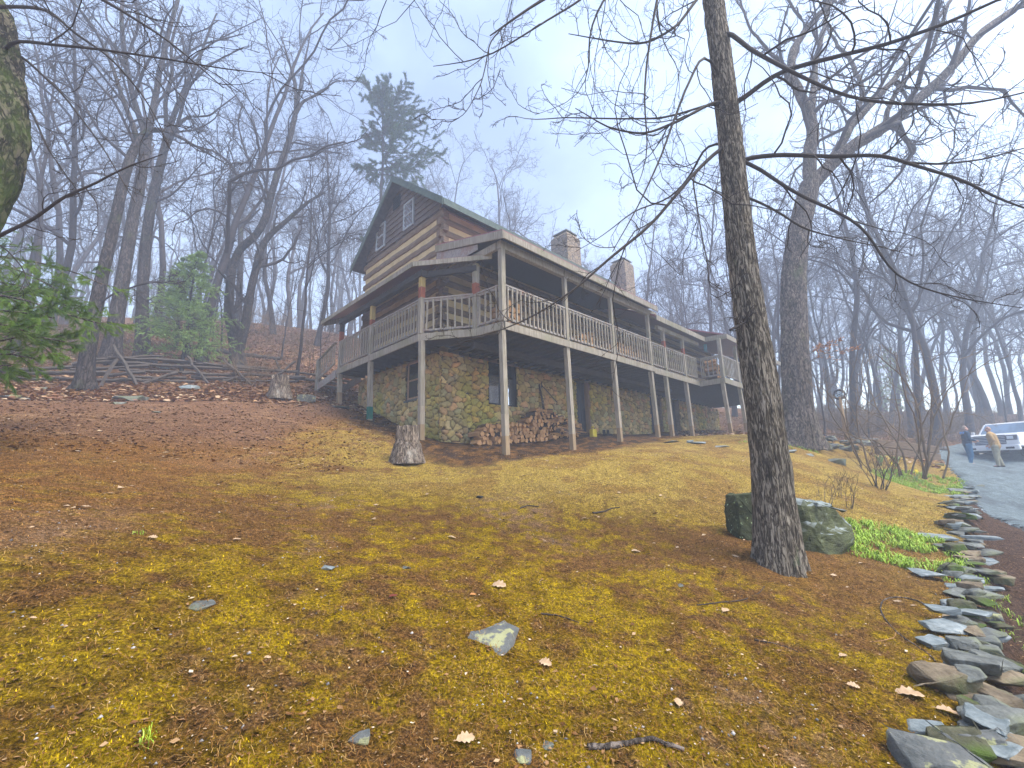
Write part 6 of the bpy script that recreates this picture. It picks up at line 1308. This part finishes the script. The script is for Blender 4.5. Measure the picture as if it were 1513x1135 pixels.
# daffodils and pale leaves under the shrub
fl = NT('daffodil').col((.85, .68, .03), .5).m; gl = NT('flower_leaf').col((.28, .42, .20), .5).m
for k, (px, py, lb, yel) in enumerate([(1355, 712, 'yellow daffodil in bloom under the bare shrub', 1), (1318, 700, 'yellow daffodil beside the pale leafed plant', 1), (1302, 688, 'pale green leafy plant left of the bare shrub', 0), (1325, 690, 'second pale green plant close to the shrub stems', 0)]):
    p = gp(px, py); r0_ = empty('daffodil' if yel else 'leafy_plant', p, label=lb, cat='flower' if yel else 'plant'); m = MB()
    for j in range(9 if yel else 16):
        a = j*.7+k; L = .22 if yel else .38; w_ = .012 if yel else .03; dx, dy = math.cos(a), math.sin(a); m.add([(-dy*w_, dx*w_, 0), (dy*w_, -dx*w_, 0), (dx*L*.3+dy*w_, dy*L*.3-dx*w_, L*.7), (dx*L*.3-dy*w_, dy*L*.3+dx*w_, L*.7), (dx*L*.6, dy*L*.6, L*.9)], [(0, 1, 2, 3), (3, 2, 4)])
    m.build('leaves', gl, r0_)
    if yel:
        m = MB(); m.tube([(0, 0, 0), (.01, 0, .28)], .005, 5); m.tube([(.01, 0, .28), (.0, -.05, .30)], [.02, .035], 8)
        for j in range(6): a = j*1.047; m.add([(.01, -.01, .285), (.01+.06*math.cos(a-.3), -.03, .285+.06*math.sin(a-.3)), (.01+.085*math.cos(a), -.03, .285+.085*math.sin(a)), (.01+.06*math.cos(a+.3), -.03, .285+.06*math.sin(a+.3))], [(0, 1, 2, 3)])
        m.build('flower', fl, r0_)
# ================================================================== PEOPLE
def cloth(name, c1, c2, sc=14): return mottled(name, c1, c2, sc, bump=.4, bd=.01, rough=.85)
MT['skin'] = NT('skin').col((.55, .30, .22), .55).m; MT['hair'] = NT('hair').col((.22, .15, .11), .8).m; MT['shoe'] = NT('shoe').col((.06, .04, .03), .7).m
def skinned(name, J, E_, mat, parent, vox=.012):
    """one continuous surface: tapered limbs fused along the joints"""
    m = MB()
    R3 = lambda r: Vector((r[0], r[1], min(r))) if hasattr(r, '__len__') else Vector((r, r, r))
    def ball(p, r):
        b = len(m.v); nu, nv = 10, 7; vs = []
        for i in range(nv+1):
            a = math.pi*i/nv
            for k in range(nu): t_ = 2*math.pi*k/nu; vs.append((p[0]+r.x*math.sin(a)*math.cos(t_), p[1]+r.y*math.sin(a)*math.sin(t_), p[2]+r.z*math.cos(a)))
        m.add(vs, [(i*nu+k, i*nu+(k+1) % nu, (i+1)*nu+(k+1) % nu, (i+1)*nu+k) for i in range(nv) for k in range(nu)])
    V_ = {k: (Vector(p), Vector((R3(r).y, R3(r).x, R3(r).z)) if hasattr(r, '__len__') else R3(r)) for k, (p, r) in J.items()}
    for k in V_: ball(*V_[k])
    for a, b in E_:
        pa, ra = V_[a]; pb, rb = V_[b]; n = max(2, int((pb-pa).length/max(.006, min(ra.z, rb.z)*.4)))
        for i in range(1, n): f = i/n; ball(pa.lerp(pb, f), ra.lerp(rb, f))
    o = m.build(name, mat, parent, smooth=True); r = o.modifiers.new('fuse', 'REMESH'); r.mode = 'VOXEL'; r.voxel_size = vox; r.use_smooth_shade = True
    c = o.modifiers.new('soft', 'SMOOTH'); c.factor = .5; c.iterations = 3; return o
def person(label, pos, rz, jacket, trousers, arms, lean=.0, hair=True, hood=None, cap=None, h=1.0, build=1.0):
    r = empty('person', pos, rz, label=label, cat='person'); r.scale = (h, h, h); B = build
    L = lambda z: lean*max(0, z-.95)
    J = {'pel': ((0, 0, .96), (.15*B, .12*B)), 'sp': ((L(1.15), 0, 1.16), (.14*B, .12*B)), 'ch': ((L(1.34), 0, 1.34), (.165*B, .12*B)), 'nk0': ((L(1.46), 0, 1.46), .075), 'nk': ((L(1.52)+.01, 0, 1.52), .055), 'hd': ((L(1.6)+.04, 0, 1.60), (.066, .078)), 'hd2': ((L(1.67)+.02, 0, 1.67), (.072, .088)), 'nose': ((L(1.62)+.145, 0, 1.60), .012), 'nose0': ((L(1.62)+.10, 0, 1.63), .02)}
    E_ = [('pel', 'sp'), ('sp', 'ch'), ('ch', 'nk0'), ('nk0', 'nk'), ('nk', 'hd'), ('hd', 'hd2'), ('hd', 'nose0'), ('nose0', 'nose')]
    for s, sg in (('l', 1), ('r', -1)):
        el, wr = arms[s]
        J.update({'ear'+s: ((L(1.62)+.02, sg*.095, 1.62), .014), 'sh'+s: ((L(1.42), sg*.17*B, 1.42), .065), 'el'+s: (el, .047), 'wr'+s: (wr, .031)})
        E_ += [('hd', 'ear'+s), ('nk0', 'sh'+s), ('sh'+s, 'el'+s), ('el'+s, 'wr'+s)]
        w = Vector(wr); d = (w-Vector(el)).normalized(); sd = Vector((0, 1, 0)).cross(d); sd = sd.normalized() if sd.length > .1 else Vector((1, 0, 0)); pm = w+d*.06; J['pm'+s] = (tuple(pm), (.034, .016)); E_.append(('wr'+s, 'pm'+s))
        for q, off_ in enumerate((-.028, -.010, .010, .028)):
            ln = (.065, .075, .07, .055)[q]; a_ = pm+sd*off_+d*.03; b_2 = a_+d*ln*.6+Vector((0, -sg*.012, 0)); c_ = b_2+d*ln*.4+Vector((0, -sg*.022, 0)); J['f%d%s' % (q, s)] = (tuple(a_), .0095); J['g%d%s' % (q, s)] = (tuple(b_2), .0085); J['h%d%s' % (q, s)] = (tuple(c_), .0075); E_ += [('pm'+s, 'f%d%s' % (q, s)), ('f%d%s' % (q, s), 'g%d%s' % (q, s)), ('g%d%s' % (q, s), 'h%d%s' % (q, s))]
        t1 = w+d*.03+sd*.04; t2 = t1+d*.035+sd*.015; J['t1'+s] = (tuple(t1), .011); J['t2'+s] = (tuple(t2), .009); E_ += [('wr'+s, 't1'+s), ('t1'+s, 't2'+s)]
        J.update({'hp'+s: ((0, sg*.09*B, .90), .095*B), 'kn'+s: ((.03, sg*.105, .50), .06), 'an'+s: ((-.02+.04*sg, sg*.11, .09), .042), 'to'+s: ((.13+.04*sg, sg*.13, .035), (.038, .028))}); E_ += [('pel', 'hp'+s), ('hp'+s, 'kn'+s), ('kn'+s, 'an'+s), ('an'+s, 'to'+s)]
    skinned('body', J, E_, MT['skin'], r, .008)
    K = lambda k, g: (J[k][0], tuple(a+g for a in (J[k][1] if hasattr(J[k][1], '__len__') else (J[k][1],)*2)))
    jk = {'ch': K('ch', .03), 'sp': K('sp', .035), 'pel': ((0, 0, .93), (.19*B, .15*B)), 'nk0': K('nk0', .03)}; je = [('ch', 'sp'), ('sp', 'pel'), ('ch', 'nk0')]
    for s in 'lr': jk['sh'+s] = K('sh'+s, .025); jk['el'+s] = K('el'+s, .024); jk['wr'+s] = (tuple(Vector(J['wr'+s][0])*.93+Vector(J['el'+s][0])*.07), .045); je += [('nk0', 'sh'+s), ('sh'+s, 'el'+s), ('el'+s, 'wr'+s)]
    skinned('jacket', jk, je, jacket, r)
    tk = {'pel': ((0, 0, .95), (.165*B, .14*B))}; te = []
    for s in 'lr': tk['hp'+s] = K('hp'+s, .02); tk['kn'+s] = K('kn'+s, .028); tk['an'+s] = ((J['an'+s][0][0], J['an'+s][0][1], .10), .066); te += [('pel', 'hp'+s), ('hp'+s, 'kn'+s), ('kn'+s, 'an'+s)]
    skinned('trousers', tk, te, trousers, r)
    for s in 'lr': a = J['an'+s][0]; b = J['to'+s][0]; skinned('shoe', {'a': ((a[0]-.03, a[1], .05), (.05, .045)), 'b': ((a[0]+.06, a[1], .045), (.05, .04)), 'c': ((b[0]+.02, b[1], .035), (.045, .03))}, [('a', 'b'), ('b', 'c')], MT['shoe'], r)
    if hair: skinned('hair', {'a': ((L(1.68)-.0, 0, 1.705), (.076, .080)), 'b': ((L(1.62)-.035, 0, 1.65), (.074, .062))}, [('a', 'b')], MT['hair'] if hair is True else hair, r)
    if hood: skinned('hood', {'a': ((L(1.45)-.10, .09, 1.45), .055), 'b': ((L(1.45)-.14, 0, 1.44), .065), 'c': ((L(1.45)-.10, -.09, 1.45), .055)}, [('b', 'a'), ('b', 'c')], hood, r)
    return r
navy = cloth('navy_cloth', (.006, .03, .07), (.015, .06, .11)); jeans = cloth('denim', (.03, .13, .25), (.06, .20, .34)); tan = cloth('tan_cloth', (.36, .22, .08), (.48, .31, .13)); khaki = cloth('khaki_cloth', (.22, .20, .13), (.38, .35, .24), 9); blue = cloth('bright_blue_cloth', (.08, .25, .62), (.12, .34, .75))
p = D(1437, 691, 20.3); az = math.atan2(p[1], p[0])
person('man in dark navy jacket with blue hood and jeans, left of the truck grille', (p[0], p[1], Hf(p[0], p[1])+.13), az-rad(90)+rad(18), navy, jeans,
       {'l': ((.02, .24, 1.14), (.22, .18, 1.06)), 'r': ((.02, -.24, 1.14), (.24, -.15, 1.08))}, lean=.02, hair=NT('grey_hair').col((.40, .30, .24), .8).m, hood=blue, build=1.1)
p = D(1479, 694, 19.6); az = math.atan2(p[1], p[0])
person('man in a tan coat and khaki trousers leaning forward in front of the truck', (p[0], p[1], Hf(p[0], p[1])+.09), az+rad(78), tan, khaki,
       {'l': ((-.03, .26, 1.16), (.10, .20, .96)), 'r': ((.05, -.25, 1.15), (.2, -.14, 1.0))}, lean=.15, hair=NT('thin_hair').col((.45, .26, .18), .7).m, build=1.22)
# ================================================================== THE WHITE TRUCK
wp_ = NT('white_paint'); wp_.col((.78, .80, .82), .25, .6); wp_.b.inputs['Coat Weight'].default_value = .5; MT['white_paint'] = wp_.m
MT['rubber'] = NT('rubber').col((.012, .012, .013), .8).m; MT['chrome'] = (lambda t_: (t_.col((.55, .57, .6), .18, .8), t_.b.inputs['Metallic'].__setattr__('default_value', .9), t_.m)[2])(NT('chrome'))
MT['lampglass'] = NT('lampglass').col((.75, .80, .85), .1, .8).m; MT['grille'] = NT('grille').col((.05, .06, .09), .5, .4).m; MT['slat'] = NT('slat').col((.42, .46, .52), .35, .6).m; MT['lamp_rim'] = NT('lamp_rim').col((.12, .13, .15), .3).m; MT['screen'] = glassm('windscreen', (.28, .36, .42), .05)
c0 = D(1471, 693, 21.3); tz = Hf(c0[0], c0[1])+.08; az = math.atan2(c0[1], c0[0])
tr = empty('pickup_truck', (c0[0], c0[1], tz), az+rad(180)-rad(20), label='white pickup truck with big slatted grille parked on the gravel, cut by the right edge', cat='truck')
# local: +x forward, front bumper at x=0, body runs back to -5.4
def prism_y(m, prof, y0, y1, tap=0, mi=0):
    n = len(prof); zmax = max(z for x, z in prof)
    f = lambda z: tap*max(0, (z-1.15))/.8
    a = [(x, y0+f(z), z) for x, z in prof]; b = [(x, y1-f(z), z) for x, z in prof]
    m.add(a+b, [tuple(range(n))[::-1], tuple(range(n, 2*n))]+[(i, (i+1) % n, n+(i+1) % n, n+i) for i in range(n)], mi)
m = MB(); prism_y(m, [(-.12, .62), (-.08, .78), (-.10, 1.10), (-.22, 1.22), (-1.35, 1.30), (-1.45, 1.22), (-3.35, 1.22), (-5.4, 1.25), (-5.42, .62), (-4.75, .55), (-4.70, .78), (-4.35, .95), (-4.0, .78), (-3.95, .55), (-1.45, .52), (-1.40, .80), (-1.05, .97), (-.68, .80), (-.62, .60)], -.98, .98)
body = m.build('body', MT['white_paint'], tr, bevel=.045)
m = MB(); prism_y(m, [(-1.40, 1.20), (-1.95, 1.78), (-2.15, 1.84), (-3.15, 1.84), (-3.40, 1.24)], -.93, .93, .16); m.build('cab', MT['white_paint'], tr, bevel=.04)
m = MB(); m.hexa([(-1.43, -.80, 1.27), (-1.415, .80, 1.27), (-1.46, .80, 1.27), (-1.46, -.80, 1.27)], [(-1.90, -.70, 1.77), (-1.885, .70, 1.77), (-1.94, .70, 1.77), (-1.94, -.70, 1.77)]); m.build('windshield', MT['screen'], tr)
for sg in (-1, 1):
    y = sg*.905
    for xa, xb in ((-1.72, -2.35), (-2.45, -3.12)):
        m = MB(); m.hexa([(xa+.1, y*1.01, 1.30), (xb, y*1.01, 1.30), (xb, y*.98, 1.30), (xa+.1, y*.98, 1.30)], [(xa-.25 if xa > -2 else xa, sg*.80, 1.74), (xb, sg*.80, 1.74), (xb, sg*.77, 1.74), (xa-.25 if xa > -2 else xa, sg*.77, 1.74)]); m.build('side_window', MT['screen'], tr)
    m = MB(); m.box(-.155, -.072, sg*.74-.2, sg*.74+.2, .90, 1.14); hl = m.build('headlight', MT['lamp_rim'], tr, bevel=.02); m = MB(); m.box(-.08, -.06, sg*.70-.11, sg*.70+.11, .95, 1.09); m.build('lens', MT['lampglass'], hl, bevel=.01)
    m = MB(); m.box(-.06, .012, sg*.66-.15, sg*.66+.15, .50, .60); m.build('fog_light', MT['black'], tr, bevel=.01)
    mr = MB(); mr.box(-1.72, -1.58, sg*1.02-.02+sg*.04, sg*1.20, 1.24, 1.44); mr.bar((-1.66, sg*.92, 1.28), (-1.66, sg*1.04, 1.30), .04); mr.build('mirror', MT['white_paint'], tr, bevel=.02)
    for xw in (-1.04, -4.36):
        wh = empty('wheel', (xw, sg*.86, .40)); wh.parent = tr
        a = np.linspace(0, 2*math.pi, 33); m = MB(); prof = [(-.13, .30), (-.13, .385), (-.10, .40), (.10, .40), (.13, .385), (.13, .30)]; n = 32
        vs = [(r_*math.cos(t_), y_, r_*math.sin(t_)) for t_ in a[:-1] for (y_, r_) in prof]; m.add(vs, [(i*6+q, ((i+1) % n)*6+q, ((i+1) % n)*6+q+1, i*6+q+1) for i in range(n) for q in range(5)]); m.build('tyre', MT['rubber'], wh, smooth=True)
        m = MB(); m.tube([(0, -.10, 0), (0, .10, 0)], .30, 20)
        for q in range(6): t_ = q*1.047; m.bar((.06*math.cos(t_), sg*.11, .06*math.sin(t_)), (.27*math.cos(t_), sg*.11, .27*math.sin(t_)), .05, .03)
        m.build('rim', MT['chrome'], wh)
m = MB(); m.box(-.12, -.055, -.55, .55, .74, 1.16); g_ = m.build('grille', MT['grille'], tr, bevel=.02); m = MB(); [m.box(-.052, -.03, -.54, .54, .78+k*.075, .812+k*.075) for k in range(5)]; m.build('slats', MT['slat'], g_)
m = MB(); m.box(-.18, .01, -.98, .98, .44, .70); m.build('bumper', MT['white_paint'], tr, bevel=.05); m = MB(); m.box(-.2, -.02, -.60, .60, .36, .45); m.build('air_dam', MT['black'], tr)
m = MB(); m.box(.012, .024, -.15, .15, .50, .64); m.build('licence_plate', NT('plate').col((.45, .55, .68), .5).m, tr)
# ================================================================== AIR, SKY, SUN, CAMERA
hz = MB(); hz.box(-122, 122, -122, 122, -40, 62)
t = bpy.data.materials.new('haze'); t.use_nodes = True; nt = t.node_tree; nt.nodes.clear()
o = nt.nodes.new('ShaderNodeOutputMaterial'); pv = nt.nodes.new('ShaderNodeVolumePrincipled')
pv.inputs['Color'].default_value = (.73, .83, 1.0, 1); pv.inputs['Density'].default_value = HAZE; pv.inputs['Anisotropy'].default_value = .2
nt.links.new(pv.outputs[0], o.inputs['Volume'])
hzo = hz.build('haze', t, kind='stuff', label='fog filling the wood', cat='fog')
w = bpy.data.worlds.new('World'); scene.world = w; w.use_nodes = True; nt = w.node_tree
bg = nt.nodes['Background']; sky = nt.nodes.new('ShaderNodeTexSky'); sky.sky_type = 'NISHITA'; sky.sun_disc = False
SE, SA = rad(60), rad(112)                       # soft brightness from the upper right, behind the fog
sky.sun_elevation = SE; sky.sun_rotation = SA; sky.air_density = 1.0; sky.dust_density = 1.0; sky.ozone_density = 2.0
tc = nt.nodes.new('ShaderNodeTexCoord'); mp = nt.nodes.new('ShaderNodeMapping'); mp.inputs['Scale'].default_value = (1, 1, 1.6); mp.inputs['Location'].default_value = (.4, .9, .2)
nz = nt.nodes.new('ShaderNodeTexNoise'); nz.inputs['Scale'].default_value = 1.7; nz.inputs['Detail'].default_value = 6; nz.inputs['Roughness'].default_value = .55
rp = nt.nodes.new('ShaderNodeValToRGB'); rp.color_ramp.elements[0].position = .38; rp.color_ramp.elements[0].color = (.9, .9, .92, 1); rp.color_ramp.elements[1].position = .60; rp.color_ramp.elements[1].color = (2.5, 2.15, 1.8, 1)
mx = nt.nodes.new('ShaderNodeMix'); mx.data_type = 'RGBA'; mx.blend_type = 'MULTIPLY'; mx.inputs[0].default_value = 1
nt.links.new(tc.outputs['Generated'], mp.inputs[0]); nt.links.new(mp.outputs[0], nz.inputs['Vector']); nt.links.new(nz.outputs[0], rp.inputs[0]); nt.links.new(sky.outputs[0], mx.inputs[6]); nt.links.new(rp.outputs[0], mx.inputs[7]); nt.links.new(mx.outputs[2], bg.inputs[0]); bg.inputs[1].default_value = SKYS
sl = bpy.data.lights.new('sun', 'SUN'); sl.energy = SUNE; sl.angle = rad(30); sl.color = (1, .94, .84)
so = bpy.data.objects.new('sun', sl); COL.objects.link(so)
dv = Vector((math.cos(SE)*math.sin(SA), math.cos(SE)*math.cos(SA), math.sin(SE))); so.rotation_euler = (-dv).to_track_quat('-Z', 'Y').to_euler()
cam = bpy.data.cameras.new('camera'); co = bpy.data.objects.new('camera', cam); COL.objects.link(co); scene.camera = co
cam.sensor_width = 36; cam.lens = FPX/1513*36; cam.clip_end = 600; cam.clip_start = .05
m = Matrix(((_R[0], _U[0], -_F[0], EYE[0]), (_R[1], _U[1], -_F[1], EYE[1]), (_R[2], _U[2], -_F[2], EYE[2]), (0, 0, 0, 1))); co.matrix_world = m
vs = scene.view_settings; vs.view_transform = 'Standard'; vs.look = 'None'; vs.exposure = EXPO; vs.gamma = 1; vs.use_curve_mapping = False
cy = scene.cycles; cy.use_denoising = True; cy.max_bounces = 6; cy.diffuse_bounces = 3; cy.volume_bounces = 4; cy.transparent_max_bounces = 8; cy.use_adaptive_sampling = True; cy.adaptive_threshold = .01
cy.volume_step_rate = 4
